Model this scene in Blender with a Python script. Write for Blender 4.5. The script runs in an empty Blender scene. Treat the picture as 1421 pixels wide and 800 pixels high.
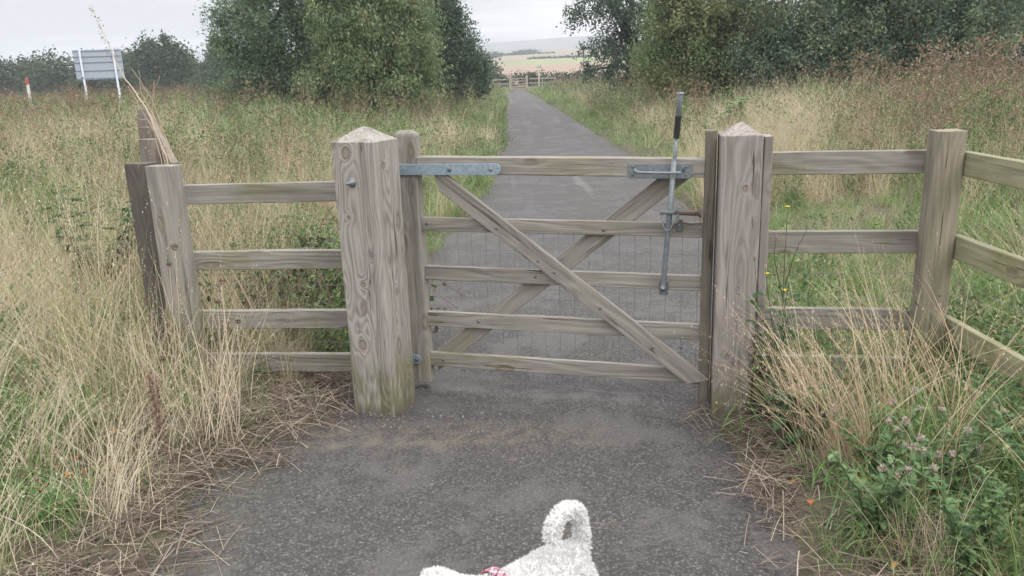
import bpy, bmesh, math, random
import numpy as np
from mathutils import Vector, Matrix, noise as mnoise

rng = np.random.default_rng(7)
random.seed(7)
scene = bpy.context.scene
COL = scene.collection
PI = math.pi

# ------------------------------------------------------------------ camera
FPX = 1110.0; PITCH = math.atan(303/1110.0); ROLL = math.radians(2.0); EYE = 1.6
_F = Vector((0, math.cos(PITCH), -math.sin(PITCH)))
_R0 = Vector((1, 0, 0)); _U0 = Vector((0, math.sin(PITCH), math.cos(PITCH)))
_R = _R0*math.cos(ROLL) - _U0*math.sin(ROLL)
_U = _U0*math.cos(ROLL) + _R0*math.sin(ROLL)
cam_d = bpy.data.cameras.new("camera"); cam = bpy.data.objects.new("camera", cam_d); COL.objects.link(cam)
cam_d.sensor_width = 36; cam_d.lens = FPX/1421*36
cam_d.clip_start = 0.05; cam_d.clip_end = 6000
m = Matrix.Identity(4)
for i, v in enumerate((_R, _U, -_F)):
    for j in range(3): m[j][i] = v[j]
m.translation = Vector((0, 0, EYE))
cam.matrix_world = m
scene.camera = cam

def at(px, py, Y):
    d = _F + _R*((px-710.5)/FPX) - _U*((py-400)/FPX)
    return Vector((0, 0, EYE)) + d*(Y/d[1])

# ------------------------------------------------------------------ tags / object helpers
def tag(o, label=None, cat=None, group=None, kind=None):
    if label: o['label'] = label
    if cat: o['category'] = cat
    if group: o['group'] = group
    if kind: o['kind'] = kind
    return o

def thing(name, loc, rotz, label, cat, group=None):
    o = bpy.data.objects.new(name, None); COL.objects.link(o)
    o.empty_display_size = 0.2
    o.location = loc; o.rotation_euler = (0, 0, rotz)
    return tag(o, label, cat, group)

def arr_mesh(name, V, Fc, smooth=False):
    V = np.asarray(V, dtype=np.float32); Fc = np.asarray(Fc, dtype=np.int32)
    me = bpy.data.meshes.new(name)
    n, k = Fc.shape
    me.vertices.add(len(V)); me.vertices.foreach_set('co', V.ravel())
    me.loops.add(n*k); me.loops.foreach_set('vertex_index', Fc.ravel())
    me.polygons.add(n); me.polygons.foreach_set('loop_start', np.arange(0, n*k, k, dtype=np.int32))
    me.update(calc_edges=True); me.validate()
    if smooth: me.polygons.foreach_set('use_smooth', np.ones(n, dtype=bool))
    return me

def link(name, me, mat, parent=None, loc=None, rot=None):
    if mat is not None and not me.materials: me.materials.append(mat)
    o = bpy.data.objects.new(name, me); COL.objects.link(o)
    if parent: o.parent = parent
    if loc is not None: o.location = loc
    if rot is not None: o.rotation_euler = rot
    return o

class MB:
    """collects quads"""
    def __init__(s): s.v = []; s.f = []; s.n = 0
    def add(s, V, Fc):
        V = np.asarray(V, float).reshape(-1, 3); Fc = np.asarray(Fc, int)
        s.v.append(V); s.f.append(Fc+s.n); s.n += len(V)
    def tube(s, pts, rad, sides=6, cap=True):
        pts = [Vector(p) for p in pts]; n = len(pts)
        if not hasattr(rad, '__len__'): rad = [rad]*n
        V = []; ref = Vector((0.31, 0.87, 0.23)).normalized()
        for i, p in enumerate(pts):
            d = (pts[min(i+1, n-1)]-pts[max(i-1, 0)])
            if d.length < 1e-9: d = Vector((0, 0, 1))
            d.normalize()
            a = d.cross(ref)
            if a.length < .05: a = d.cross(Vector((1, 0, 0)))
            a.normalize(); b = d.cross(a)
            for k in range(sides):
                t = 2*PI*k/sides
                V.append(p+(a*math.cos(t)+b*math.sin(t))*rad[i])
        Fc = []
        for i in range(n-1):
            for k in range(sides):
                k2 = (k+1) % sides
                Fc.append((i*sides+k, i*sides+k2, (i+1)*sides+k2, (i+1)*sides+k))
        if cap:
            for base in (0, (n-1)*sides):
                V.append(pts[0] if base == 0 else pts[-1]); c = len(V)-1
                for k in range(0, sides, 2):
                    Fc.append((c, base+k, base+(k+1) % sides, base+(k+2) % sides))
        s.add([tuple(v) for v in V], Fc)
    def box(s, x0, x1, y0, y1, z0, z1):
        V = [(x, y, z) for x in (x0, x1) for y in (y0, y1) for z in (z0, z1)]
        s.add(V, [(0, 1, 3, 2), (4, 6, 7, 5), (0, 4, 5, 1), (2, 3, 7, 6), (0, 2, 6, 4), (1, 5, 7, 3)])
    def build(s, name, mat, parent=None, smooth=False, loc=None, rot=None):
        me = arr_mesh(name, np.concatenate(s.v), np.concatenate(s.f), smooth)
        return link(name, me, mat, parent, loc, rot)

def bevelled_box(name, x0, x1, y0, y1, z0, z1, mat, parent, b=.003, seg=2, loc=None, rot=None):
    bm = bmesh.new()
    r = bmesh.ops.create_cube(bm, size=1)
    for v in bm.verts:
        v.co = Vector(((x0+x1)/2+v.co.x*(x1-x0), (y0+y1)/2+v.co.y*(y1-y0), (z0+z1)/2+v.co.z*(z1-z0)))
    bmesh.ops.bevel(bm, geom=bm.edges[:], offset=b, segments=seg, affect='EDGES', profile=.6)
    me = bpy.data.meshes.new(name); bm.to_mesh(me); bm.free()
    return link(name, me, mat, parent, loc, rot)

def nz(x, y=0.0, z=0.0): return mnoise.noise(Vector((x, y, z)))

# ------------------------------------------------------------------ material helpers
def newmat(name):
    m = bpy.data.materials.new(name); m.use_nodes = True
    nt = m.node_tree; b = nt.nodes['Principled BSDF']; return m, nt, b
class G:
    def __init__(s, nt): s.nt = nt
    def n(s, t, **kw):
        nd = s.nt.nodes.new(t)
        for k, v in kw.items():
            if k.startswith('i_'):
                key = k[2:]
                if key.isdigit(): key = int(key)
                else: key = key.replace('_', ' ')
                tgt = nd.inputs[key]
                if hasattr(v, 'is_linked') or isinstance(v, bpy.types.NodeSocket): s.nt.links.new(v, tgt)
                else: tgt.default_value = v
            else: setattr(nd, k, v)
        return nd
    def math(s, op, a, b=None, c=None, clamp=False):
        nd = s.nt.nodes.new('ShaderNodeMath'); nd.operation = op; nd.use_clamp = clamp
        for i, v in enumerate((a, b, c)):
            if v is None: continue
            if isinstance(v, bpy.types.NodeSocket): s.nt.links.new(v, nd.inputs[i])
            else: nd.inputs[i].default_value = v
        return nd.outputs[0]
    def noise(s, vec, scale, detail=3, rough=.55, dist=0.0):
        nd = s.n('ShaderNodeTexNoise'); nd.inputs['Scale'].default_value = scale
        nd.inputs['Detail'].default_value = detail; nd.inputs['Roughness'].default_value = rough
        nd.inputs['Distortion'].default_value = dist
        if vec is not None: s.nt.links.new(vec, nd.inputs['Vector'])
        return nd.outputs['Fac']
    def ramp(s, fac, stops, interp='LINEAR'):
        nd = s.n('ShaderNodeValToRGB'); nd.color_ramp.interpolation = interp
        cr = nd.color_ramp
        while len(cr.elements) < len(stops): cr.elements.new(.5)
        for e, (p, c) in zip(cr.elements, stops):
            e.position = p; e.color = (c, c, c, 1) if not hasattr(c, '__len__') else tuple(c)+(1,)
        s.nt.links.new(fac, nd.inputs[0]); return nd.outputs[0]
    def mix(s, fac, a, b, mode='MIX'):
        nd = s.n('ShaderNodeMix'); nd.data_type = 'RGBA'; nd.blend_type = mode
        for sock, v in ((nd.inputs[0], fac), (nd.inputs[6], a), (nd.inputs[7], b)):
            if isinstance(v, bpy.types.NodeSocket): s.nt.links.new(v, sock)
            elif hasattr(v, '__len__'): sock.default_value = tuple(v)+(1,)
            else: sock.default_value = v
        return nd.outputs[2]
    def smooth(s, v, lo, hi):
        nd = s.n('ShaderNodeMapRange'); nd.interpolation_type = 'SMOOTHSTEP'
        s.nt.links.new(v, nd.inputs[0]); nd.inputs[1].default_value = lo; nd.inputs[2].default_value = hi
        return nd.outputs[0]
    def vscale(s, vec, sc):
        nd = s.n('ShaderNodeVectorMath', operation='MULTIPLY'); s.nt.links.new(vec, nd.inputs[0])
        nd.inputs[1].default_value = sc; return nd.outputs[0]
    def vadd(s, a, b):
        nd = s.n('ShaderNodeVectorMath', operation='ADD'); s.nt.links.new(a, nd.inputs[0])
        if isinstance(b, bpy.types.NodeSocket): s.nt.links.new(b, nd.inputs[1])
        else: nd.inputs[1].default_value = b
        return nd.outputs[0]

def wood(name, light=(.40, .34, .275), dark=(.175, .145, .12), lichen=.25, foot=0.0, foot_z=.32, knots=1.0, grain=.12, freq=46.0, at_knots=()):
    m, nt, b = newmat(name); g = G(nt)
    tc = g.n('ShaderNodeTexCoord').outputs['Object']
    oi = g.n('ShaderNodeObjectInfo')
    off = g.n('ShaderNodeCombineXYZ')
    nt.links.new(g.math('MULTIPLY', oi.outputs['Random'], 37.0), off.inputs[0])
    nt.links.new(g.math('MULTIPLY', oi.outputs['Random'], 11.0), off.inputs[1])
    nt.links.new(g.math('MULTIPLY', oi.outputs['Random'], 5.0), off.inputs[2])
    p = g.vadd(tc, off.outputs[0])
    # sparse knots
    vo = g.n('ShaderNodeTexVoronoi'); vo.inputs['Scale'].default_value = 1.0
    nt.links.new(g.vscale(p, (3.2, 7.5, 7.5)), vo.inputs['Vector'])
    d = vo.outputs['Distance']
    for (kx, ky, kz, kr) in at_knots:
        df = g.vadd(tc, (-kx, -ky, -kz)); le = g.n('ShaderNodeVectorMath', operation='LENGTH')
        nt.links.new(g.vscale(df, (.16/kr*.75, .16/kr, .16/kr)), le.inputs[0])
        d = g.math('MINIMUM', d, g.math('ADD', le.outputs['Value'], g.math('MULTIPLY', g.math('SUBTRACT', g.noise(tc, 40, 2), .5), .06)))
    knot = g.math('MULTIPLY', g.smooth(d, .20, .10), knots)
    swirl = g.math('MULTIPLY', g.math('POWER', 2.718, g.math('MULTIPLY', d, -4.5)), 1.1*knots)
    base = g.noise(g.vscale(p, (.75, 6.5, 6.5)), 1.0, 1.5, .4)
    v = g.math('ADD', g.math('MULTIPLY', base, 1.9), g.math('MULTIPLY', swirl, .32))
    lines = g.math('SINE', g.math('MULTIPLY', v, freq))
    lines = g.math('ADD', g.math('MULTIPLY', lines, .5), .5)
    fib = g.noise(g.vscale(p, (5, 190, 190)), 1.0, 4, .65)
    fib2 = g.noise(g.vscale(p, (1.6, 45, 45)), 1.0, 3, .6)
    blot = g.noise(g.vscale(p, (2.0, 7, 7)), 1.0, 4, .6)
    t = g.math('ADD', g.math('MULTIPLY', lines, grain), g.math('MULTIPLY', fib, .46))
    t = g.math('ADD', t, g.math('MULTIPLY', fib2, .46))
    t = g.math('ADD', t, g.math('MULTIPLY', blot, .38))
    col = g.ramp(t, [(.40, dark), (.55, tuple(.45*a+.55*c for a, c in zip(dark, light))), (.74, light), (.92, tuple(min(1, c*1.22) for c in light))])
    kc = g.mix(.5, (.13, .098, .075), (.24, .19, .15))
    ring = g.smooth(d, .05, .16)
    hv = g.n('ShaderNodeHueSaturation'); hv.inputs['Value'].default_value = .80; hv.inputs['Saturation'].default_value = .80
    nt.links.new(col, hv.inputs['Color']); col = hv.outputs[0]
    stn = g.noise(g.vscale(p, (.8, 16, 16)), 1.0, 4, .65)
    col = g.mix(g.math('MULTIPLY', g.smooth(stn, .50, .68), .45), col, (.105, .092, .082))
    col = g.mix(g.math('MULTIPLY', knot, .75), col, g.mix(ring, (.25, .205, .17), (.10, .078, .062)))
    # drying cracks along the grain
    cr = g.noise(g.vscale(p, (1.0, 42, 42)), 1.0, 2, .5)
    crack = g.smooth(g.math('ABSOLUTE', g.math('SUBTRACT', cr, .63)), .010, .001)
    cm = g.smooth(g.noise(g.vscale(p, (2.4, 8, 8)), 1.0, 1), .5, .6)
    crack = g.math('MULTIPLY', crack, cm)
    col = g.mix(g.math('MULTIPLY', crack, .85), col, (.035, .028, .022))
    # algae / lichen
    geo = g.n('ShaderNodeNewGeometry'); pos = geo.outputs['Position']
    sep = g.n('ShaderNodeSeparateXYZ'); nt.links.new(pos, sep.inputs[0])
    nl = g.noise(pos, 9, 5, .65); nl2 = g.noise(g.vadd(pos, (5, 3, 1)), 2.3, 2)
    amt = g.math('MULTIPLY', g.smooth(g.math('ADD', g.math('MULTIPLY', nl, .5), g.math('MULTIPLY', nl2, .7)), .60, .78), lichen)
    col = g.mix(amt, col, (.165, .16, .06))
    if foot > 0:
        nf = g.noise(g.vscale(pos, (30, 30, 5)), 1.0, 3, .6)
        nf2 = g.noise(g.vscale(pos, (9, 9, 4)), 1.0, 3, .6)
        h = g.math('ADD', sep.outputs[2], g.math('MULTIPLY', g.math('SUBTRACT', nf2, .5), .45))
        f = g.math('MULTIPLY', g.smooth(h, foot_z+.10, foot_z-.10), g.smooth(nf, .34, .52))
        f = g.math('MULTIPLY', f, foot)
        col = g.mix(f, col, g.mix(g.smooth(nf2, .4, .6), (.165, .165, .06), (.11, .12, .05)))
        wet = g.smooth(g.math('ADD', sep.outputs[2], g.math('MULTIPLY', nf2, .06)), .10, .04)
        col = g.mix(g.math('MULTIPLY', wet, .5), col, (.085, .08, .065))
    nt.links.new(col, b.inputs['Base Color'])
    b.inputs['Roughness'].default_value = .85; b.inputs['Specular IOR Level'].default_value = .25
    hgt = g.math('ADD', g.math('MULTIPLY', fib2, .8), g.math('MULTIPLY', lines, .35))
    hgt = g.math('ADD', hgt, g.math('MULTIPLY', fib, .5))
    hgt = g.math('SUBTRACT', hgt, g.math('MULTIPLY', crack, 2.0))
    hgt = g.math('SUBTRACT', hgt, g.math('MULTIPLY', knot, .5))
    bp = g.n('ShaderNodeBump'); bp.inputs['Strength'].default_value = .8; bp.inputs['Distance'].default_value = .005
    nt.links.new(hgt, bp.inputs['Height']); nt.links.new(bp.outputs[0], b.inputs['Normal'])
    return m

def metal(name, col=(.19, .215, .235), rust=.12, metallic=.35, rough=.5):
    m, nt, b = newmat(name); g = G(nt)
    tc = g.n('ShaderNodeTexCoord').outputs['Object']
    n1 = g.noise(tc, 60, 4, .7); n2 = g.noise(tc, 9, 3, .6)
    c = g.mix(g.smooth(n1, .35, .7), tuple(x*.8 for x in col), tuple(min(1, x*1.15) for x in col))
    c = g.mix(g.math('MULTIPLY', g.smooth(n2, .55, .75), rust), c, (.2, .13, .09))
    nt.links.new(c, b.inputs['Base Color'])
    b.inputs['Metallic'].default_value = metallic
    nt.links.new(g.math('ADD', g.math('MULTIPLY', n1, .25), rough-.1), b.inputs['Roughness'])
    return m

def plain(name, col, rough=.7, var=.15, scale=12):
    m, nt, b = newmat(name); g = G(nt)
    tc = g.n('ShaderNodeTexCoord').outputs['Object']
    n1 = g.noise(tc, scale, 4, .6)
    c = g.mix(n1, tuple(x*(1-var) for x in col), tuple(min(1, x*(1+var)) for x in col))
    nt.links.new(c, b.inputs['Base Color']); b.inputs['Roughness'].default_value = rough
    return m

def leafmat(name, cols, rnd_obj=.25, trans=.3, rough=.65, patch=None, pscale=.8):
    """cols: ramp of natural colours picked per leaf; patch: second tint in world-space drifts"""
    m, nt, b = newmat(name); g = G(nt)
    geo = g.n('ShaderNodeNewGeometry'); oi = g.n('ShaderNodeObjectInfo')
    n = len(cols)
    c = g.ramp(geo.outputs['Random Per Island'], [(i/n, x) for i, x in enumerate(cols)], 'CONSTANT')
    if rnd_obj:
        k = g.math('ADD', g.math('MULTIPLY', oi.outputs['Random'], 2*rnd_obj), 1-rnd_obj)
        hs = g.n('ShaderNodeHueSaturation'); nt.links.new(k, hs.inputs['Value']); nt.links.new(c, hs.inputs['Color'])
        nt.links.new(g.math('ADD', g.math('MULTIPLY', oi.outputs['Random'], .03), .485), hs.inputs['Hue'])
        c = hs.outputs[0]
    if patch is not None:
        nn = g.noise(geo.outputs['Position'], pscale, 3, .6)
        c = g.mix(g.smooth(nn, .42, .62), c, g.mix(.75, c, patch))
    nt.links.new(c, b.inputs['Base Color']); b.inputs['Roughness'].default_value = rough
    b.inputs['Specular IOR Level'].default_value = .25
    if trans > 0:
        tr = g.n('ShaderNodeBsdfTranslucent'); nt.links.new(c, tr.inputs[0])
        mx = g.n('ShaderNodeMixShader'); mx.inputs[0].default_value = trans
        nt.links.new(b.outputs[0], mx.inputs[1]); nt.links.new(tr.outputs[0], mx.inputs[2])
        nt.links.new(mx.outputs[0], nt.nodes['Material Output'].inputs[0])
    return m

# ------------------------------------------------------------------ terrain
LX = [(-2, -1.55), (1.4, -1.36), (2.35, -1.31), (3.0, -1.30), (3.3, -1.14), (3.6, -.90), (5, -.82), (7, -.72), (9, -.5), (12, -.2), (18, -.06), (35, .06), (60, .22), (76, .45), (84, .6)]
RX = [(-2, 1.1), (2.2, .95), (3.1, .90), (3.6, .97), (4.5, 1.35), (6, 1.8), (8.5, 2.03), (12, 2.18), (16, 2.28), (28, 2.2), (60, 2.0), (76, 1.9), (84, 1.85)]
def interp(T, y): return np.interp(y, [a for a, _ in T], [b for _, b in T])
def pathz(y): return -.37*np.clip(np.asarray(y, float)/80, 0, 1)**2
def vnoise(x, y, s):
    x = np.atleast_1d(x); y = np.atleast_1d(y)
    return np.array([mnoise.noise(Vector((a*s, b*s, 3.3))) for a, b in zip(x.ravel(), y.ravel())]).reshape(x.shape)
def sstep(v, a, b):
    t = np.clip((v-a)/(b-a), 0, 1); return t*t*(3-2*t)
def edge_dist(x, y):
    return np.maximum(interp(LX, y)-x, x-interp(RX, y))
def hgt(x, y):
    x = np.asarray(x, float); y = np.asarray(y, float)
    d = edge_dist(x, y)
    w = 1-sstep(y, 78, 90)
    d = d*w+3*(1-w)
    z = pathz(y)
    z = z-.035+.06*sstep(d, -.10, .10)+.05*sstep(d, 0, .6)
    z = z+.36*sstep(d, .4, 7)*(1-sstep(y, 60, 85))
    z = z+np.interp(y, [0, 92, 110, 250, 400, 650, 900], [0, 0, .15, 2.8, 6.5, 15.0, 17])
    return z
def hz(x, y): return float(hgt(np.array([x]), np.array([y]))[0])

def grid(name, xs, ys, hf, mat, label_kind='structure'):
    X, Y = np.meshgrid(xs, ys); Z = hf(X, Y)
    V = np.stack([X, Y, Z], -1).reshape(-1, 3); nx = len(xs); ny = len(ys)
    i = np.arange(nx-1)[None, :]+np.arange(ny-1)[:, None]*nx
    Fc = np.stack([i, i+1, i+1+nx, i+nx], -1).reshape(-1, 4)
    o = link(name, arr_mesh(name, V, Fc, True), mat); tag(o, kind=label_kind); return o

def ground_mat():
    m, nt, b = newmat('thatch_and_soil'); g = G(nt)
    geo = g.n('ShaderNodeNewGeometry'); p = geo.outputs['Position']
    n1 = g.noise(p, .9, 4, .6); n2 = g.noise(p, 38, 4, .7); n3 = g.noise(p, 7, 3, .6)
    c = g.ramp(n2, [(.3, (.035, .027, .02)), (.5, (.085, .066, .047)), (.7, (.17, .135, .095))])
    gr = g.ramp(n2, [(.3, (.03, .045, .015)), (.6, (.085, .12, .04)), (.8, (.17, .19, .08))])
    f = g.math('MULTIPLY', g.smooth(g.math('ADD', g.math('MULTIPLY', n1, .6), g.math('MULTIPLY', n3, .4)), .46, .62), .55)
    c = g.mix(g.smooth(n3, .42, .62), c, (.06, .048, .034))
    nt.links.new(g.mix(f, c, gr), b.inputs['Base Color']); b.inputs['Roughness'].default_value = .95
    bp = g.n('ShaderNodeBump'); bp.inputs['Strength'].default_value = .8; bp.inputs['Distance'].default_value = .02
    nt.links.new(n2, bp.inputs['Height']); nt.links.new(bp.outputs[0], b.inputs['Normal'])
    return m
def field_mat(name, c0, c1, sc=.03):
    m, nt, b = newmat(name); g = G(nt)
    p = g.n('ShaderNodeNewGeometry').outputs['Position']
    n1 = g.noise(g.vscale(p, (1, 3, 1)), sc, 5, .6); n2 = g.noise(p, sc*20, 3, .6)
    f = g.smooth(g.math('ADD', g.math('MULTIPLY', n1, .7), g.math('MULTIPLY', n2, .3)), .38, .62)
    nt.links.new(g.mix(f, c0, c1), b.inputs['Base Color']); b.inputs['Roughness'].default_value = .95
    return m

def asphalt_mat():
    m, nt, b = newmat('old_asphalt'); g = G(nt)
    p = g.n('ShaderNodeNewGeometry').outputs['Position']
    sep = g.n('ShaderNodeSeparateXYZ'); nt.links.new(p, sep.inputs[0])
    v = g.n('ShaderNodeTexVoronoi'); v.inputs['Scale'].default_value = 95; v.inputs['Randomness'].default_value = 1
    nt.links.new(p, v.inputs['Vector'])
    v2 = g.n('ShaderNodeTexVoronoi'); v2.inputs['Scale'].default_value = 240
    nt.links.new(p, v2.inputs['Vector'])
    vs = g.n('ShaderNodeSeparateColor'); nt.links.new(v.outputs['Color'], vs.inputs[0])
    stone = g.ramp(vs.outputs[0], [(0, (.027, .025, .025)), (.4, (.053, .049, .048)), (.8, (.11, .102, .096)), (.93, (.15, .14, .135)), (.99, (.22, .205, .19))])
    gap = g.smooth(v.outputs['Distance'], .38, .62)
    fine = g.noise(p, 210, 3, .7)
    stone = g.mix(.45, stone, g.ramp(fine, [(.3, (.04, .038, .04)), (.7, (.16, .152, .15))]))
    col = g.mix(g.math('MULTIPLY', gap, .7), stone, (.032, .030, .031))
    # worn, binder-rich patches (smoother, paler)
    pn = g.noise(p, 1.7, 5, .62, .3); pn2 = g.noise(g.vadd(p, (9, 4, 0)), 6, 4, .65)
    pm = g.smooth(g.math('ADD', g.math('ADD', g.math('MULTIPLY', pn, .7), g.math('MULTIPLY', pn2, .35)), g.math('MULTIPLY', g.math('SUBTRACT', g.noise(p, 60, 4, .75), .5), .28)), .51, .58)
    pale = g.ramp(g.noise(p, 150, 3, .6), [(.3, (.068, .064, .063)), (.7, (.125, .117, .112))])
    col = g.mix(g.math('MULTIPLY', pm, g.math('ADD', .12, g.math('MULTIPLY', g.smooth(sep.outputs[1], 7, 3.5), .45))), col, pale)
    # buff silt and moss stains
    sn = g.noise(g.vscale(p, (1.0, 2.2, 1)), 1.4, 5, .65); 
    sm = g.math('MULTIPLY', g.smooth(sn, .60, .76), .3)
    col = g.mix(sm, col, (.20, .165, .12))
    # silt band in front of the gate
    dx = g.math('SUBTRACT', sep.outputs[1], g.math('ADD', 3.32, g.math('MULTIPLY', sep.outputs[0], -.05)))
    band = g.math('MULTIPLY', g.smooth(g.math('ABSOLUTE', g.math('ADD', dx, g.math('MULTIPLY', g.math('SUBTRACT', pn2, .5), .5))), .22, .03), g.smooth(sep.outputs[0], .75, -.1))
    band = g.math('MULTIPLY', band, g.smooth(g.noise(p, 13, 5, .7), .40, .62))
    col = g.mix(g.math('MULTIPLY', band, .32), col, (.21, .17, .115))
    mn = g.noise(p, 24, 4, .7)
    ml = g.smooth(g.math('ADD', sep.outputs[0], g.math('MULTIPLY', mn, .5)), -.55, -.95)
    ml = g.math('MULTIPLY', ml, g.smooth(mn, .45, .62))
    col = g.mix(g.math('MULTIPLY', ml, .5), col, (.10, .11, .045))
    # long tyre / drainage streaks further on
    st = g.noise(g.vscale(p, (2.2, .12, 1)), 1.0, 3, .6)
    col = g.mix(g.math('MULTIPLY', g.smooth(st, .55, .7), g.math('MULTIPLY', g.smooth(sep.outputs[1], 5, 9), .35)), col, (.19, .18, .18))
    nt.links.new(col, b.inputs['Base Color'])
    nt.links.new(g.math('SUBTRACT', .78, g.math('MULTIPLY', pm, .12)), b.inputs['Roughness'])
    b.inputs['Specular IOR Level'].default_value = .35
    h = g.math('ADD', g.math('MULTIPLY', g.math('SUBTRACT', 1.0, v.outputs['Distance']), g.math('SUBTRACT', 1.0, g.math('MULTIPLY', pm, .75))), g.math('MULTIPLY', fine, .35))
    h = g.math('MULTIPLY', h, g.math('ADD', .25, g.math('MULTIPLY', g.smooth(sep.outputs[1], 9, 4), .75)))
    bp = g.n('ShaderNodeBump'); bp.inputs['Strength'].default_value = .7; bp.inputs['Distance'].default_value = .006
    nt.links.new(h, bp.inputs['Height']); nt.links.new(bp.outputs[0], b.inputs['Normal'])
    return m

xs = np.unique(np.round(np.concatenate([np.arange(-3.5, 3.5, .06), np.sinh(np.linspace(-6.2, 6.2, 90))*4.6]), 3)); xs = xs[np.abs(xs) < 1190]
ys0 = np.concatenate([np.arange(-8, 1, .5), np.arange(1, 6, .07), 6*np.exp(np.linspace(0, math.log(92/6), 90))])
def hground(X, Y):
    n = np.zeros_like(X)
    m_ = (np.abs(X) < 12) & (Y < 25)
    n[m_] = (vnoise(X[m_], Y[m_], 3.1)*.03+vnoise(X[m_]+40, Y[m_], 11)*.018)
    return hgt(X, Y)+n
grid('ground', xs, np.concatenate([[-50, -25], ys0]), hground, ground_mat())
def pasture_mat():
    m = field_mat('pasture_grass', (.17, .20, .085), (.23, .245, .115), .02); nt = m.node_tree; g = G(nt); b = nt.nodes['Principled BSDF']
    src = b.inputs['Base Color'].links[0].from_socket
    p = g.n('ShaderNodeNewGeometry').outputs['Position']; sp_ = g.n('ShaderNodeSeparateXYZ'); nt.links.new(p, sp_.inputs[0])
    e = g.math('SUBTRACT', sp_.outputs[0], g.math('MULTIPLY', g.math('SUBTRACT', sp_.outputs[1], 262.0), .115))
    e = g.math('ADD', e, g.math('MULTIPLY', g.noise(p, .15, 3), 3.0))
    heath = g.mix(g.smooth(g.noise(p, .2, 4), .4, .6), (.24, .19, .12), (.16, .17, .09))
    nt.links.new(g.mix(g.smooth(e, -1.5, .5), heath, src), b.inputs['Base Color'])
    return m
xs2 = np.linspace(-1190, 1190, 160)
grid('meadow', np.linspace(-1190, -16, 80), np.linspace(92, 262, 12), hgt, field_mat('rough_meadow', (.10, .13, .06), (.19, .17, .10), .05))
grid('ploughed_field', np.linspace(-16, 1190, 80), np.linspace(92, 262, 12), hgt, field_mat('red_brown_soil', (.21, .15, .11), (.28, .21, .155)))
grid('pasture', xs2, np.linspace(262, 405, 8), hgt, pasture_mat())
def hhill(X, Y):
    return hgt(X, Y)+sstep(Y, 405, 700)*(5*np.sin(X/90.0+.5)-3)
grid('hillside', xs2, np.linspace(405, 900, 14), hhill, field_mat('heath_slope', (.27, .21, .15), (.17, .18, .11), .05))
def hmount(X, Y):
    t = sstep(Y, 1150, 1500)
    return 10+t*(35+5*np.sin(X/330.0+1.2)+4*np.sin(X/120.0)+np.maximum(X-40, 0)*.012)
grid('mountains', np.linspace(-1190, 1190, 120), np.linspace(900, 1600, 14), hmount, field_mat('moorland', (.10, .12, .10), (.15, .14, .10), .006))

# path
def path_sheet():
    ys = np.concatenate([np.arange(-6, 1, .5), np.arange(1, 5.4, .06), 5.4*np.exp(np.linspace(0, math.log(84/5.4), 80))])
    N = 60; V = []
    for y in ys:
        l = interp(LX, y)-.22; r = interp(RX, y)+.22
        w = np.linspace(l, r, N); t = np.linspace(-1, 1, N)
        z = pathz(y)+.015*(1-t*t)-.01
        for a, zz in zip(w, z):
            V.append((a, y, zz+nz(a*1.3, y*1.3)*.006))
    n = len(ys); i = np.arange(N-1)[None, :]+np.arange(n-1)[:, None]*N
    Fc = np.stack([i, i+1, i+1+N, i+N], -1).reshape(-1, 4)
    o = link('path', arr_mesh('path', V, Fc, True), asphalt_mat()); tag(o, kind='structure')
path_sheet()

# ------------------------------------------------------------------ timber
W_POST = wood('weathered_post_timber', light=(.35, .32, .285), dark=(.15, .132, .115), lichen=.08, grain=.34, freq=95, at_knots=[(1.262, -.034, -.11, .024), (.355, -.034, -.11, .022), (.655, -.002, -.11, .013), (.80, .055, -.11, .010), (.97, -.05, -.11, .008), (1.20, .111, -.04, .014), (.60, .111, .0, .014)], foot=.72, foot_z=.27)
W_POSTR = wood('weathered_right_post_timber', light=(.34, .30, .268), dark=(.17, .142, .122), lichen=.12, grain=.22, freq=70, at_knots=[(1.07, .018, -.0825, .011), (.62, .005, -.0825, .008), (.30, -.03, -.0825, .012)], foot=.8, foot_z=.17)
W_GATE = wood('weathered_gate_timber', light=(.32, .295, .25), dark=(.15, .134, .112), lichen=.32)
W_STILE = wood('dark_stile_timber', light=(.20, .175, .13), dark=(.085, .072, .05), lichen=.6)  # latch stile: darker tones than the other gate timber, more lichen
W_RAIL = wood('weathered_rail_timber', light=(.32, .30, .255), dark=(.155, .142, .118), lichen=.5)
W_GREEN = wood('algae_covered_timber', light=(.33, .32, .175), dark=(.15, .15, .07), lichen=.7)
W_CORNER = wood('corner_post_timber', light=(.33, .29, .20), dark=(.16, .14, .085), lichen=.4, foot=.8, foot_z=.42)
W_DARK = wood('dark_old_timber', light=(.125, .11, .095), dark=(.05, .044, .038), lichen=.2)
W_FENCEPOST = wood('fence_post_timber', light=(.35, .325, .28), dark=(.16, .14, .115), lichen=.2, foot=.75, foot_z=.42)
W_OLD = wood('old_line_post_timber', light=(.25, .21, .175), dark=(.12, .1, .085), lichen=.2)
GALV = metal('galvanised_steel')
GALV_BLUE = metal('galvanised_strap', (.27, .345, .40), .08)
GALV_DARK = metal('dull_bolt_steel', (.14, .15, .16), .3)
RUST = metal('rusted_spring_steel', (.10, .07, .055), .5, .2, .7)
RUBBER = plain('black_rubber', (.012, .012, .014), .55)
WIRE = metal('weathered_wire', (.20, .21, .22), .25, .4, .55)

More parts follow.
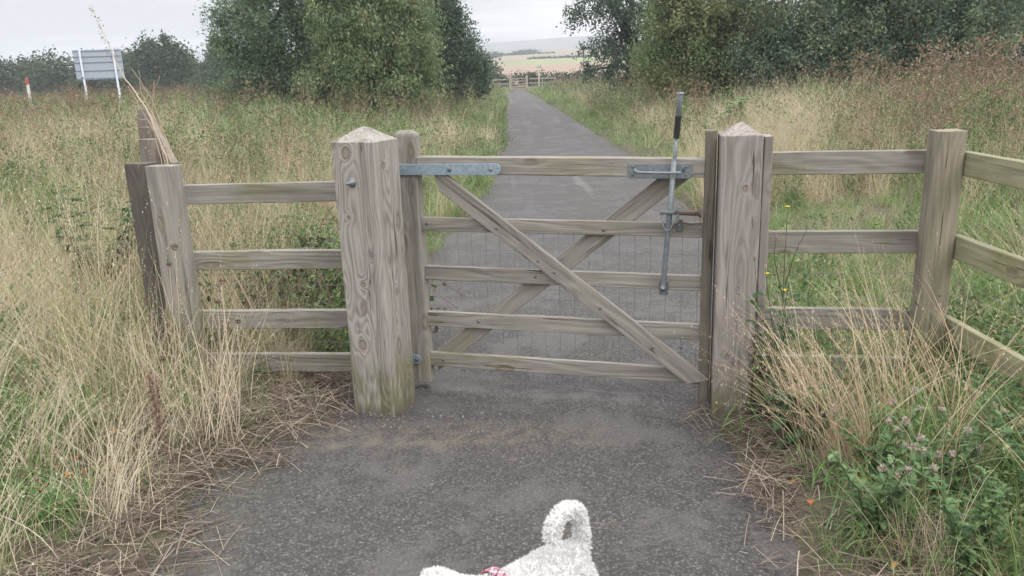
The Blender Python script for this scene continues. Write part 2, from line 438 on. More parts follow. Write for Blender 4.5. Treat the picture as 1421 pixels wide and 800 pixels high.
def board(name, p0, p1, w, t, mat, parent=None, wob=.0016, seg=26, roll=0.0, bev=.0035, cut=None):
    """plank from p0 to p1 (centre line), w = height of its face, t = thickness"""
    p0 = Vector(p0); p1 = Vector(p1); X = p1-p0; L = X.length; X.normalize()
    upv = Vector((0, 0, 1)) if abs(X.z) < .9 else Vector((0, 1, 0))
    Y = upv.cross(X).normalized(); Z = X.cross(Y)
    prof = [(-t/2+bev, -w/2), (t/2-bev, -w/2), (t/2, -w/2+bev), (t/2, -w/6), (t/2, w/6), (t/2, w/2-bev), (t/2-bev, w/2), (-t/2+bev, w/2), (-t/2, w/2-bev), (-t/2, w/6), (-t/2, -w/6), (-t/2, -w/2+bev)]
    k = len(prof); V = []; s = random.uniform(0, 99)
    for i in range(seg+1):
        x = L*i/seg
        for (a, b_) in prof:
            j = Vector((0, a, b_))
            j.y += nz(x*2.2+s, a*9, b_*9)*wob; j.z += nz(x*2.6+s+50, a*9, (1 if b_ > 0 else -1)*4)*wob*1.6+nz(x*14+s, b_*3)*wob*.6
            xx = x
            if cut:  # slanted ends
                if i == 0: xx += cut[0]*b_
                if i == seg: xx += cut[1]*b_
            V.append((xx-L/2, j.y, j.z))
    Fc = []
    for i in range(seg):
        for a in range(k):
            a2 = (a+1) % k
            Fc.append((i*k+a, (i+1)*k+a, (i+1)*k+a2, i*k+a2))
    me = bpy.data.meshes.new(name)
    Fc += [tuple(range(k)), tuple(reversed(range(seg*k, seg*k+k)))]
    me.from_pydata(V, [], Fc); me.update()
    o = link(name, me, mat, parent)
    M = Matrix.Identity(4)
    for i, v in enumerate((X, Y, Z)):
        for j in range(3): M[j][i] = v[j]
    M.translation = (p0+p1)/2
    o.matrix_local = M if not roll else M @ Matrix.Rotation(roll, 4, 'X')
    return o

def post_mesh(name, w, d, h, mat, parent, top='flat', peak=.055, seg=26, bev=.008, wob=.0025, loc=(0, 0, 0), rz=0.0, below=.25, lean=(0, 0)):
    """post: local X runs up the timber so that the grain follows it. loc = centre of its foot"""
    prof = [(-w/2+bev, -d/2), (-w/6, -d/2), (w/6, -d/2), (w/2-bev, -d/2), (w/2, -d/2+bev), (w/2, 0), (w/2, d/2-bev), (w/2-bev, d/2), (0, d/2), (-w/2+bev, d/2), (-w/2, d/2-bev), (-w/2, 0), (-w/2, -d/2+bev)]
    k = len(prof); V = []; s = random.uniform(0, 99)
    zs = [-below+(h+below)*i/seg for i in range(seg+1)]
    for z in zs:
        for a, b_ in prof:
            sc = 1+.006*nz(z*3+s)
            V.append((z, a*sc+nz(z*2.5+s, a*8, b_*8)*wob, b_*sc+nz(z*2.5+s+31, a*8, b_*8)*wob))
    Fc = []
    for i in range(seg):
        for a in range(k):
            a2 = (a+1) % k; Fc.append((i*k+a, i*k+a2, (i+1)*k+a2, (i+1)*k+a))
    if top == 'peak':
        # rim slightly inset, then rounded weathered pyramid
        base = seg*k
        for (sc, zz) in ((.975, .003), (.72, .27*peak), (.45, .55*peak), (.16, peak*.87)):
            r0 = len(V)
            for a, b_ in prof: V.append((h+zz+nz(a*30+s, b_*30, zz*20)*.003, a*sc, b_*sc))
            for a in range(k):
                a2 = (a+1) % k; Fc.append((base+a, base+a2, r0+a2, r0+a))
            base = r0
        V.append((h+peak*.96, 0, 0)); c = len(V)-1
        for a in range(k): Fc.append((base+a, base+(a+1) % k, c))
    elif top == 'round':
        base = seg*k
        for (sc, zz) in ((.9, .012), (.6, .026)):
            r0 = len(V)
            for a, b_ in prof: V.append((h+zz, a*sc, b_*max(sc, .5)))
            for a in range(k):
                a2 = (a+1) % k; Fc.append((base+a, base+a2, r0+a2, r0+a))
            base = r0
        Fc.append(tuple(base+a for a in range(k)))
    else:
        base = seg*k; r0 = len(V)
        for a, b_ in prof: V.append((h+.002+nz(a*40+s, b_*40)*.0012+a*.01, a*.97, b_*.97))
        for a in range(k):
            a2 = (a+1) % k; Fc.append((base+a, base+a2, r0+a2, r0+a))
        Fc.append(tuple(r0+a for a in range(k)))
    me = bpy.data.meshes.new(name); me.from_pydata(V, [], Fc); me.update()
    o = link(name, me, mat, parent)
    # local X->up, local Y->across (w), local Z->depth
    c, s_ = math.cos(rz), math.sin(rz)
    X = Vector((lean[0], lean[1], 1)).normalized(); Y = Vector((c, s_, 0)); Z = X.cross(Y).normalized(); Y = Z.cross(X)
    M = Matrix.Identity(4)
    for i, v in enumerate((X, Y, Z)):
        for j in range(3): M[j][i] = v[j]
    M.translation = Vector(loc); o.matrix_local = M
    return o

def bolt_head(name, x, y, z, mat, parent, r=.009, h=.007, ydir=-1):
    b_ = MB()
    prof = [(r*1.0, 0), (r*.98, h*.4), (r*.75, h*.8), (r*.25, h)]
    b_.tube([(x, y+ydir*q, z) for _, q in prof], [p for p, _ in prof], 10)
    return b_.build(name, mat, parent, True)

def washer_nut(x, y, z, parent, long=.045):
    o = MB(); o.tube([(x, y, z), (x, y-.003, z)], .021, 16); a = o.build('washer', GALV, parent)
    o = MB(); o.tube([(x, y-.003, z), (x, y-.019, z)], .0145, 6); o.build('nut', GALV, a)
    o = MB(); o.tube([(x, y-.003, z), (x, y-long, z)], .0065, 8); o.build('bolt', GALV, a)

# left gate post ----------------------------------------------------
LP = thing('gate_post', (-.650, 3.711, 0), math.radians(-22),
           'stout square gatepost with pyramid top and a protruding bolt, carrying the gate hinges', 'gatepost')
post_mesh('post', .222, .220, 1.310, W_POST, LP, 'peak', .066, seg=40, bev=.005)
washer_nut(-.014, -.111, 1.132, LP)
KNOT = plain('dark_knot_timber', (.17, .15, .13), .85, .45, 120)

# right gate post ---------------------------------------------------
RP = thing('gate_post', (1.014, 3.515, 0), math.radians(-9),
           'stout pyramid-topped gatepost with a long vertical crack, on the latch side of the gate', 'gatepost')
post_mesh('post', .176, .165, 1.293, W_POSTR, RP, 'peak', .058, seg=40, bev=.005)
post_mesh('batten', .036, .13, 1.288, W_POSTR, RP, 'flat', seg=20, bev=.003, loc=(.110, -.012, 0))

# ------------------------------------------------------------------ gate
gang = math.atan2(-.37, 1.37)
GT = thing('field_gate', (-.47, 3.90, 0), gang,
           'closed weathered timber gate with five rails, crossed braces and wire netting across the path', 'gate')
def gs(name, s0, s1, z0a, z1a, z0b, z1b, y0, y1, mat=W_GATE, **k):
    w = ((z1a-z0a)+(z1b-z0b))/2
    return board(name, (s0, (y0+y1)/2, (z0a+z1a)/2), (s1, (y0+y1)/2, (z0b+z1b)/2), w, y1-y0, mat, GT, **k)
post_mesh('hinge_stile', .115, .075, 1.262, W_GATE, GT, 'round', loc=(-.0275, .0375, .045), below=0, seg=24)
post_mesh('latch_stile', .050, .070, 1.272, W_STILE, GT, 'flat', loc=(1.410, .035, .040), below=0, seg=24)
gs('rail', .031, 1.386, 1.122, 1.212, 1.112, 1.190, .002, .070)
gs('rail', .031, 1.386, .842, .910, .832, .900, .024, .048)
gs('rail', .031, 1.386, .590, .662, .580, .654, .024, .048)
gs('rail', .026, 1.386, .345, .424, .340, .418, .024, .048)
gs('rail', .026, 1.386, .127, .205, .118, .193, .024, .048)
# crossed braces: real planks, ends cut to fit
def brace(p0, p1, w, y0, y1, cut): return board('brace', (p0[0], (y0+y1)/2, p0[1]), (p1[0], (y0+y1)/2, p1[1]), w, y1-y0, W_GATE, GT, seg=34, cut=cut)
brace((.125, 1.108), (1.384, .140), .088, -.001, .0235, (-1.25, .77))
brace((.055, .145), (1.262, 1.110), .088, .0485, .072, (.6, -1.2))
for s, z in ((.42, .865), (.62, .71), (.70, .655), (.92, .485), (1.17, .30)): bolt_head('bolt', s, -.001, z, GALV_DARK, GT, .007, .004)
for s, z in ((.935, .862), (.60, .625), (.30, .382), (.10, .165), (.055, .88), (1.30, .30)): bolt_head('bolt', s, .0235, z, GALV_DARK, GT, .008, .005)
# netting
nw = MB()
zs_ = [.865, .745, .62, .50, .38, .26, .155, .045]
for i, z in enumerate(zs_):
    pts = [(s, .052+.003*nz(s*4, i), z+(.013 if i > 5 else .006)*nz(s*(5 if i > 5 else 3)+i*9, i*2.1)+(-.012*(s-.7) if i == 7 else 0)) for s in np.linspace(.03, 1.39, 60)]
    nw.tube(pts, .0011, 4, False)
for k, s in enumerate(np.arange(.055, 1.38, .073)):
    pts = [(s+.004*nz(z*5, k*3.1), .0545, z) for z in np.linspace(.88, .03 if k > 11 else .045, 24)]
    nw.tube(pts, .00095, 4, False)
nw.build('wire_netting', WIRE, GT, True)
# top hinge strap
def rounded_plate(name, s0, s1, z0, z1, y0, y1, mat, parent, rl=False, rr=True, dz=0.0):
    r = (z1-z0)/2; pts = []
    zc = (z0+z1)/2
    def arc(cx, a0, a1):
        return [(cx+r*math.cos(a), zc+r*math.sin(a)) for a in np.linspace(a0, a1, 9)]
    pts += arc(s1-r, -PI/2, PI/2) if rr else [(s1, z0), (s1, z1)]
    pts += arc(s0+r, PI/2, 3*PI/2) if rl else [(s0, z1), (s0, z0)]
    bm = bmesh.new()
    vs = [bm.verts.new((a, y0, b_+dz*(a-s0))) for a, b_ in pts]
    f = bm.faces.new(vs); r_ = bmesh.ops.extrude_face_region(bm, geom=[f])
    for v in r_['geom']:
        if isinstance(v, bmesh.types.BMVert): v.co.y = y1
    bmesh.ops.recalc_face_normals(bm, faces=bm.faces[:])
    bmesh.ops.bevel(bm, geom=[e for e in bm.edges if abs(e.verts[0].co.y-e.verts[1].co.y) < 1e-6], offset=.0012, segments=1, affect='EDGES')
    me = bpy.data.meshes.new(name); bm.to_mesh(me); bm.free()
    return link(name, me, mat, parent)
hs = rounded_plate('hinge_strap', -.115, .455, 1.122, 1.176, -.008, -.001, GALV_BLUE, GT)
for s in (-.075, .20): bolt_head('bolt', s, -.008, 1.149, GALV_DARK, hs, .011, .007)
bolt_head('bolt', .405, -.008, 1.149, GALV, hs, .010, .007)
hb = rounded_plate('hinge_bracket', -.105, -.012, .143, .194, -.007, -.001, GALV_BLUE, GT)
bolt_head('bolt', -.034, -.007, .168, GALV_DARK, hb, .010, .007)
# latch keep plate with guide bar
lp = rounded_plate('latch_plate', 1.053, 1.329, 1.106, 1.172, -.006, .0015, GALV, GT, rl=False, rr=False, dz=0)
gb = MB(); gb.tube([(1.082, -.006, 1.146), (1.086, -.030, 1.143), (1.10, -.040, 1.138), (1.18, -.042, 1.136), (1.26, -.042, 1.136), (1.285, -.038, 1.138), (1.296, -.006, 1.148)], .0062, 8)
gb.build('guide_bar', GALV, lp, True)
for s in (1.072, 1.308):
    for z in (1.122, 1.158): bolt_head('bolt', s, -.006, z, GALV_DARK if s < 1.2 or z > 1.15 else GALV, lp, .0065, .004)
# long lever
LB = Vector((1.214, -.012, .598)); LT = Vector((1.276, -.024, 1.478))
def lv(z): t = (z-LB.z)/(LT.z-LB.z); return LB.lerp(LT, t)
lb = MB(); lb.tube([lv(.598), lv(.62), lv(.9), lv(1.18)], [.011, .0125, .0125, .0125], 12)
lb.tube([lv(1.17), lv(1.2), lv(1.30)], [.0125, .009, .009], 10)
lb.tube([lv(1.37), lv(1.372), lv(1.47), lv(1.478)], [.009, .0125, .0125, .010], 10)
lev = lb.build('latch_lever', GALV, GT, True)
gp = MB(); zz = np.linspace(1.285, 1.383, 25)
gp.tube([lv(z) for z in zz], [.0128+.0016*(i % 2) for i in range(25)], 12); gp.build('grip', RUBBER, lev)
tp = MB(); c_ = lv(1.478); tp.tube([c_-Vector((0, 0, .004)), c_+Vector((0, 0, .003))], .0165, 12); tp.build('end_cap', GALV, lev)
pv = rounded_plate('pivot_bracket', 1.196, 1.236, .560, .626, .012, .024, GALV_DARK, GT, rl=False, rr=False)
bolt_head('bolt', 1.214, .010, .590, GALV_DARK, pv, .011, .012)
# spring bolt that the lever draws
sb = MB(); sb.tube([(1.198, -.030, .957), (1.278, -.030, .957)], .0095, 10); spb = sb.build('latch_bolt', GALV, GT, True)
bevelled_box('flange', 1.276, 1.281, -.055, .020, .915, .985, GALV, spb, .001, 1)
ru = MB(); ru.tube([(1.282, -.020, .952), (1.372, -.010, .948)], .0085, 8)
sprg = ru.build('rusty_spring_rod', RUST, spb, True)
cl = MB(); cl.tube([(1.368, -.010, .948), (1.378, -.010, .948)], .016, 12); cl.build('collar', GALV_DARK, spb)
ru = MB(); ru.tube([(1.281, -.012, .912), (1.330, -.012, .904), (1.384, -.012, .906)], .004, 6); ru.build('bottom_stay', RUST, spb, True)
br_ = bevelled_box('latch_bracket', 1.268, 1.296, .016, .0235, .862, .918, GALV_DARK, spb, .001, 1)
bolt_head('bolt', 1.282, .016, .888, GALV, br_, .008, .005)
vl = MB()
vpts = [(1.201, -.038, .955), (1.206, -.042, .940), (1.213, -.046, .900), (1.222, -.048, .882), (1.234, -.048, .876), (1.246, -.046, .886), (1.262, -.042, .918), (1.276, -.038, .952)]
vl.tube(vpts, .0034, 6); vl.build('wire_loop', GALV, spb, True)

# ------------------------------------------------------------------ fences
# left panel
FA = Vector((-1.615, 4.035, 0)); FB = Vector((-.66, 3.885, 0))
LF = thing('rail_fence', (-1.70, 4.03, 0), 0, 'short four rail fence panel with its flat-topped post, left of the gate', 'fence')
def panel_rail(P, Q, za, zb, w, t, mat, par, name='rail'):
    o = par.location
    return board(name, (P[0]-o[0], P[1]-o[1], za-o[2]), (Q[0]-o[0], Q[1]-o[1], zb-o[2]), w, t, mat, par)
post_mesh('post', .165, .075, 1.195, W_FENCEPOST, LF, 'flat', rz=math.radians(-17), loc=(-.02, .0, 0), bev=.004)
for zt in (1.10, .756, .438, .199):
    k = .035*(1.6-zt)
    panel_rail((-1.66, 4.06), (-.62, 3.93), zt-.050-.006, zt-.050, .098, .038, W_RAIL, LF)
ws = MB()
for z, sp in ((.56, .0), (.25, .1), (.62, .05)):
    ws.tube([(a, .02-.125*(a+.04)/1.0+.04, z+.006*nz(a*7, z*9)) for a in np.linspace(-.02, 1.05, 30)], .0013, 4, False)
ws.build('wire', WIRE, LF, True)

DP = thing('fence_post', (-1.905, 4.205, 0), math.radians(-17), 'dark blackened flat-topped post standing against the left end of the fence panel', 'post')
post_mesh('post', .135, .10, 1.195, W_DARK, DP, 'flat', bev=.003)

# receding field fence
RFc = thing('field_fence', (-2.52, 5.72, 0), 0, 'old post and rail fence running away across the left field', 'fence')
fd = Vector((-.69, 1.55, 0)).normalized()
for i in range(5):
    P = Vector((-2.50, 5.70, 0))+fd*(1.72*i)-RFc.location
    gz = hz(P.x+RFc.location.x, P.y+RFc.location.y)
    post_mesh('post', .13, .09, 1.215, W_OLD, RFc, 'flat', loc=(P.x, P.y, 0), rz=math.radians(-22), seg=10)
side = Vector((fd.y, -fd.x, 0))
for zt in (1.18, .83, .48):
    a = Vector((-1.88, 4.31, 0))+side*.10; b_ = Vector((-2.50, 5.70, 0))+fd*(1.72*4+.1)+side*.085
    panel_rail(a, b_, zt-.05, zt-.05, .095, .035, W_OLD, RFc)

# right panel
RFp = thing('rail_fence', (1.12, 3.63, 0), 0, 'greenish four rail fence panel right of the gate, turning the corner towards the viewer', 'fence')
for zt in (1.200, .835, .463, .222):
    panel_rail((1.135, 3.665), (1.875, 3.575), zt-.052, zt-.052-.006, .104, .036, W_RAIL, RFp)
post_mesh('corner_post', .118, .125, 1.283, W_CORNER, RFp, 'flat', loc=(1.899-1.12, 3.484-3.63, 0), rz=math.radians(-7))
for zt in (1.195, .830, .455, .205):
    panel_rail((1.972, 3.46), (1.962, 1.62), zt-.050, zt-.050, .104, .036, W_GREEN, RFp)
post_mesh('post', .15, .12, 1.27, W_CORNER, RFp, 'flat', loc=(2.045-1.12, 1.55-3.63, 0))
ws = MB()
for z in (.62, .50, .30):
    ws.tube([(a, .06-.10*a, z+.005*nz(a*7, z*9)) for a in np.linspace(.03, .78, 24)], .0013, 4, False)
    ws.tube([(.872, a, z+.005*nz(a*7, z*9)) for a in np.linspace(-.15, -2.0, 24)], .0013, 4, False)
ws.build('wire', WIRE, RFp, True)

# far gate and fence (80 m)
zf = hz(1.2, 80)
W_FAR = plain('pale_far_timber', (.33, .30, .26), .9, .2, 4)
FG = thing('far_gate', (1.32, 80, zf), 0, 'small distant timber gate closing the far end of the path', 'gate')
for x in (-.64, .64):
    board('stile', (x, 0, .05), (x, 0, 1.22), .09, .07, W_FAR, FG, seg=3)
for z in (.14, .38, .64, .9, 1.15): board('rail', (-.6, .02, z), (.6, .02, z), .085, .04, W_FAR, FG, seg=3)
for x, l in ((-.80, 'distant gatepost left of the far gate'), (.82, 'distant taller gatepost right of the far gate')):
    t = thing('gate_post', (1.32+x, 79.95, zf), 0, l, 'gatepost')
    post_mesh('post', .20, .18, 1.36, W_FAR, t, 'peak', .06, seg=4)
for x0, x1, l in ((-.98, -5.4, 'distant post and rail fence left of the far gate'), (1.02, 3.6, 'distant post and rail fence right of the far gate')):
    t = thing('far_fence', (1.32+x0, 80.1, zf), 0, l, 'fence')
    for z in (.3, .68, 1.08): board('rail', (0, 0, z), (x1-x0, 0, z), .10, .04, W_FAR, t, seg=3)
    n = 4 if x0 < 0 else 3
    for k in range(1, n): board('post', ((x1-x0)*k/(n-1), .06, 0), ((x1-x0)*k/(n-1), .06, 1.2), .12, .1, W_FAR, t, seg=3)
t = thing('marker_post', (3.56, 86, hz(3.56, 86)), 0, 'slim pale post beyond the far gate, in front of the ploughed field', 'post')
bevelled_box('post', -.07, .07, -.05, .05, 0, 2.25, plain('pale_post_paint', (.5, .45, .38)), t, .01, 1)
bevelled_box('finger_board', -.32, .30, -.075, -.052, 1.98, 2.14, plain('pale_board', (.38, .42, .42)), t, .004, 1)

# ------------------------------------------------------------------ road sign seen from behind, marker
SG = thing('road_sign', (-19.4, 40, 0), math.radians(6), 'large grey road sign seen from behind, on two posts in the left field', 'road sign')
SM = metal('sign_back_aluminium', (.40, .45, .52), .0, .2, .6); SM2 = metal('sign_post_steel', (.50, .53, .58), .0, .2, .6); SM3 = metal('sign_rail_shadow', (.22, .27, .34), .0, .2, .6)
bevelled_box('panel', -1.13, 1.08, -.012, .012, 1.80, 3.19, SM, SG, .004, 1)
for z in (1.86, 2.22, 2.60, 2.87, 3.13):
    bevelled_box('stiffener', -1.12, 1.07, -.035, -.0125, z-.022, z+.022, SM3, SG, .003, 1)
for x in (-.78, .74):
    pb = MB(); pb.tube([(x, -.085, .0), (x, -.085, 3.16)], .05, 12); pb.build('post', SM2, SG, True)
t = thing('marker_post', (-17.25, 30, .2), 0, 'small red-topped white marker post in the far left field', 'post')
bevelled_box('post', -.05, .05, -.03, .03, 0, 1.48, plain('white_plastic', (.62, .62, .62)), t, .02, 2)
bevelled_box('red_band', -.054, .054, -.034, .034, 1.48, 1.68, plain('red_plastic', (.40, .09, .06)), t, .02, 2)

# ------------------------------------------------------------------ leaves / crowns
def rand_unit(n):
    v = rng.normal(size=(n, 3)); return v/np.linalg.norm(v, axis=1, keepdims=True)
def diamonds(C, size, aspect, droop=0.0, up=.0):
    """leaf quads (rhombi with a slight fold) centred on C"""
    n = len(C); a = rand_unit(n); a[:, 2] -= droop; a /= np.linalg.norm(a, axis=1, keepdims=True)
    r = rand_unit(n); r[:, 2] += up; nn = np.cross(a, np.cross(r, a)); nn /= np.linalg.norm(nn, axis=1, keepdims=True)+1e-9
    b_ = np.cross(nn, a)
    s = size*rng.uniform(.6, 1.4, n)[:, None]
    h = s*aspect*.5
    V = np.stack([C-a*s*.5, C+b_*h+nn*h*.3, C+a*s*.5, C-b_*h+nn*h*.3], 1).reshape(-1, 3)
    Fc = np.arange(4*n).reshape(-1, 4)
    return V, Fc
def crown_points(blobs, nclump, per, sigma, outl=1.08, zmin=.15, tall=1.0):
    B = np.array(blobs, float); vol = (B[:, 3]*B[:, 4]*B[:, 5])**.75; vol /= vol.sum()
    k = rng.choice(len(B), nclump, p=vol); u = rand_unit(nclump); r = rng.uniform(.15, 1, nclump)**.42*outl
    c = B[k, :3]+u*r[:, None]*B[k, 3:]
    c = c[c[:, 2] > zmin]
    sg = sigma*rng.uniform(.5, 1.4, len(c))
    P = np.repeat(c, per, 0)+rng.normal(size=(len(c)*per, 3))*np.repeat(sg, per)[:, None]*np.array([1, 1, tall])
    return P[P[:, 2] > .02], c

def tree(name, loc, label, cat, group, blobs, leafm, barkm, nclump=500, per=110, sigma=.22, size=.09, aspect=.55, droop=.2, trunk=(.12, 2.5), limbs=14, outl=1.12, zmin=.15, tall=1.0, twigs=0):
    t = thing(name, loc, 0, label, cat, group)
    P, c = crown_points(blobs, nclump, per, sigma, outl, zmin, tall)
    V, Fc = diamonds(P, size, aspect, droop)
    link('crown', arr_mesh('crown', V, Fc), leafm, t)
    b_ = MB(); B = np.array(blobs)
    R, Hh = trunk
    tx = [(0, 0, -.3)]; 
    for i in range(1, 7): tx.append((nz(i*.9, loc[0])*.12*i*Hh/5, nz(i*.9, loc[1]+7)*.12*i*Hh/5, Hh*i/6))
    b_.tube(tx, [R*(1-.11*i) for i in range(7)], 8)
    idx = rng.choice(len(c), min(len(c), limbs), replace=False)
    for q, j in enumerate(idx):
        s = Vector(tx[2+q % 5]); e = Vector(c[j]); mid = s.lerp(e, .5)+Vector((nz(q, 1)*.4, nz(q, 2)*.4, .12*(e-s).length))
        pts = []
        for k in range(7):
            u = k/6; pts.append((s*(1-u)**2+mid*2*u*(1-u)+e*u*u)+Vector((nz(k*.8, q*3.1), nz(k*.8, q*5.7), 0))*.10*u)
        r0 = R*random.uniform(.3, .5)
        b_.tube(pts, [r0*(1-u/6*.85) for u in range(7)], 6)
        for w in range(twigs):
            u0 = random.randint(2, 5); s2 = pts[u0]; e2 = s2+Vector((random.gauss(0, 1), random.gauss(0, 1), random.uniform(-.2, 1)))*.7
            b_.tube([s2, s2.lerp(e2, .5)+Vector((0, 0, .1)), e2], [r0*.35, r0*.22, r0*.06], 4)
    b_.build('trunk', barkm, t, True)
    return t

BARK = plain('grey_brown_bark', (.09, .075, .06), .95, .35, 25)
L_DARK = leafmat('dark_blue_green_leaves', [(.15, .225, .14), (.19, .27, .155), (.23, .31, .18), (.13, .20, .125), (.27, .33, .19)], .0, trans=.38, patch=(.075, .125, .085), pscale=1.6)
L_WILLOW = leafmat('pale_willow_leaves', [(.22, .29, .145), (.27, .34, .17), (.19, .255, .125), (.34, .39, .22), (.23, .31, .155), (.40, .38, .22), (.13, .19, .09)], .0, trans=.38, patch=(.13, .21, .10), pscale=1.5)
L_DEEP = leafmat('deep_green_leaves', [(.065, .105, .075), (.085, .13, .085), (.11, .155, .10)], .0)
L_OLIVE = leafmat('yellowing_hawthorn_leaves', [(.22, .27, .125), (.27, .32, .14), (.18, .24, .12), (.34, .34, .18), (.26, .24, .14)], .0, trans=.38, patch=(.12, .20, .085), pscale=.7)
L_HEDGE = leafmat('hedge_leaves', [(.19, .265, .165), (.24, .31, .18), (.155, .225, .145), (.29, .35, .205), (.33, .31, .19)], .0, trans=.38, patch=(.085, .15, .11), pscale=.9)
L_BLACK = leafmat('near_black_conifer_leaves', [(.012, .02, .018), (.02, .03, .022)], .0, trans=.1)
L_FAR = leafmat('far_wood_leaves', [(.05, .08, .04), (.07, .10, .05), (.06, .09, .05)], .0, trans=.15)

TG = 'trees beside the path beyond the gate'
tree('tree', (-6.9, 26, .3), 'dark blue-green bushy tree, leftmost of the big clump left of the path', 'tree', TG,
     [(-1.2, 0, 1.3, 1.3, 1.3, 1.5), (-.2, 0, 2.6, 1.7, 1.5, 2.0), (.8, 0, 1.6, 1.6, 1.4, 1.9), (.3, .2, 4.5, 1.7, 1.4, 1.6), (-1.2, .2, 3.0, .9, .9, 1.1)],
     L_DARK, BARK, 620, 125, .20, .085, .5, .3, (.16, 3.5))
tree('tree', (-3.95, 24.5, .3), 'pale leafy willow-like tree, broadest and nearest in the clump left of the path', 'tree', TG,
     [(-1.0, 0, 1.3, 1.0, 1.2, 1.4), (.2, -.2, 1.4, 1.3, 1.3, 1.5), (1.2, 0, 1.2, .9, 1.1, 1.3), (0, 0, 3.0, 1.7, 1.5, 1.7), (-.3, .1, 4.6, 1.6, 1.4, 1.5), (1.0, 0, 2.6, 1.0, 1.1, 1.4), (.6, 0, 4.0, 1.3, 1.2, 1.3)],
     L_WILLOW, BARK, 760, 120, .17, .10, .38, .9, (.15, 4))
tree('tree', (-2.3, 32, .1), 'dark upright tree just behind the clump, its crown edge nearest the path', 'tree', TG,
     [(.2, 0, 1.6, 1.35, 1.2, 1.4), (.35, 0, 2.3, 1.1, 1.1, 1.1), (-.45, 0, 4.2, 1.1, 1.1, 1.5), (-.1, 0, 3.4, .9, 1, 1.2), (-1.2, 0, 2.6, 1.2, 1.2, 2.0)],
     L_DEEP, BARK, 420, 110, .19, .10, .5, .2, (.15, 4))
tree('tree', (5.7, 38, .1), 'open-crowned tree with dark bare limbs against the sky, right of the path', 'tree', TG,
     [(-1.1, 0, 1.7, 1.2, 1.2, 1.3), (.6, 0, 2.2, 1.6, 1.4, 1.9), (-1.4, 0, 3.9, 1.5, 1.1, .9), (-.2, 0, 4.7, 1.9, 1.5, 1.3), (1.8, .2, 3.6, 1.3, 1.3, 1.5)],
     L_DEEP, plain('dark_bark', (.04, .033, .028), .95), 330, 60, .20, .12, .55, .1, (.22, 4.2), 26, 1.1, twigs=3)
tree('shrub', (6.0, 25, .35), 'yellowish-green hawthorn bush between the open tree and the dark hedge', 'shrub', TG,
     [(-1.1, 0, 1.2, 1.0, 1.1, 1.2), (.1, 0, 1.5, 1.4, 1.3, 1.6), (.3, 0, 3.2, 1.7, 1.4, 1.5), (1.3, 0, 1.4, 1.2, 1.2, 1.4), (-.6, 0, 2.5, 1.1, 1.1, 1.2)],
     L_OLIVE, BARK, 600, 110, .17, .085, .6, .1, (.1, 2.5))
tree('shrub', (8.9, 23.5, .35), 'broad dark green bush right of the yellowish hawthorn', 'shrub', TG,
     [(-1.2, 0, 1.1, 1.2, 1.2, 1.2), (.3, 0, 1.4, 1.6, 1.3, 1.5), (-.5, .2, 3.0, 1.6, 1.4, 1.5), (1.2, .2, 2.9, 1.4, 1.4, 1.6), (1.5, 0, 1.2, 1.2, 1.2, 1.3)],
     L_HEDGE, BARK, 640, 115, .19, .085, .6, .1, (.1, 2.5))
tree('shrub', (12.2, 23.0, .35), 'bluish dark green bush at the right end of the hedge', 'shrub', TG,
     [(-1.4, 0, 1.2, 1.3, 1.2, 1.3), (.2, 0, 1.4, 1.5, 1.3, 1.4), (-.8, .2, 3.0, 1.5, 1.4, 1.4), (.9, .2, 2.9, 1.3, 1.4, 1.5)],
     L_HEDGE, BARK, 560, 115, .19, .085, .6, .1, (.1, 2.5))
tree('conifer', (17.2, 26, .35), 'near-black conifer cut by the top right corner of the view', 'tree', TG,
     [(-1, 0, 1.6, 1.2, 1.2, 1.6), (0, 0, 3.2, 1.5, 1.3, 2.0), (0, 0, 5, 1, 1, 1.6)],
     L_BLACK, BARK, 320, 120, .22, .12, .3, .4, (.16, 4))
# trees and hedges further off
tree('tree', (-39.6, 96, .2), 'rounded lone tree just right of the road sign, on the horizon', 'tree', 'distant field trees',
     [(-1.5, 0, 2.9, 2.0, 2.1, 1.8), (1.2, 0, 3.2, 2.1, 2.0, 1.9), (-.2, 0, 5.1, 2.1, 1.7, 1.3), (0, 0, 1.3, 2.8, 2.1, 1.3), (2.3, 0, 4.3, .9, .9, .8)],
     L_FAR, BARK, 210, 60, .34, .30, .7, 0, (.25, 3.5))
tree('tree', (-38.0, 112, .2), 'small slim tree standing apart to the right of the rounded tree', 'tree', 'distant field trees',
     [(0, 0, 3.8, 1.5, 1.5, 2.6), (.4, 0, 5.2, 1.3, 1.3, 1.2), (-.2, 0, 1.5, 1.8, 1.5, 1.4)],
     L_FAR, BARK, 150, 50, .38, .34, .7, 0, (.2, 3.5))
def wood_belt():
    blobs = []
    for i in range(46):
        x = -135+i*2.9; h = 5.6+1.5*nz(i*.35)+1.0*nz(i*1.3)+(1.6 if i < 12 else 0)+(-1.4 if i > 28 else 0)
        blobs.append((x*.75, 113+random.uniform(-5, 5), h*.38, 2.8, 2.6, h*.55))
    P, c = crown_points(blobs, 3800, 34, .5, 1.05, .1)
    V, Fc = diamonds(P, .36, .7)
    o = link('distant_wood', arr_mesh('distant_wood', V, Fc), L_FAR); tag(o, 'belt of distant woodland along the left horizon', 'woodland', kind='stuff')
wood_belt()
def hedge(name, x0, x1, y, hh, label, n, size=.2, mat=L_FAR, dz=0):
    b_ = [(x0+(x1-x0)*i/12.0, y, hh*.5, (x1-x0)/16.0, .8, hh*.55*(1+.25*nz(i*.8, y))) for i in range(13)]
    P, c = crown_points(b_, n, 26, .22, 1.0, .05); P[:, 2] += dz
    V, Fc = diamonds(P, size, .7)
    o = link(name, arr_mesh(name, V, Fc), mat); tag(o, label, 'hedge'); return o
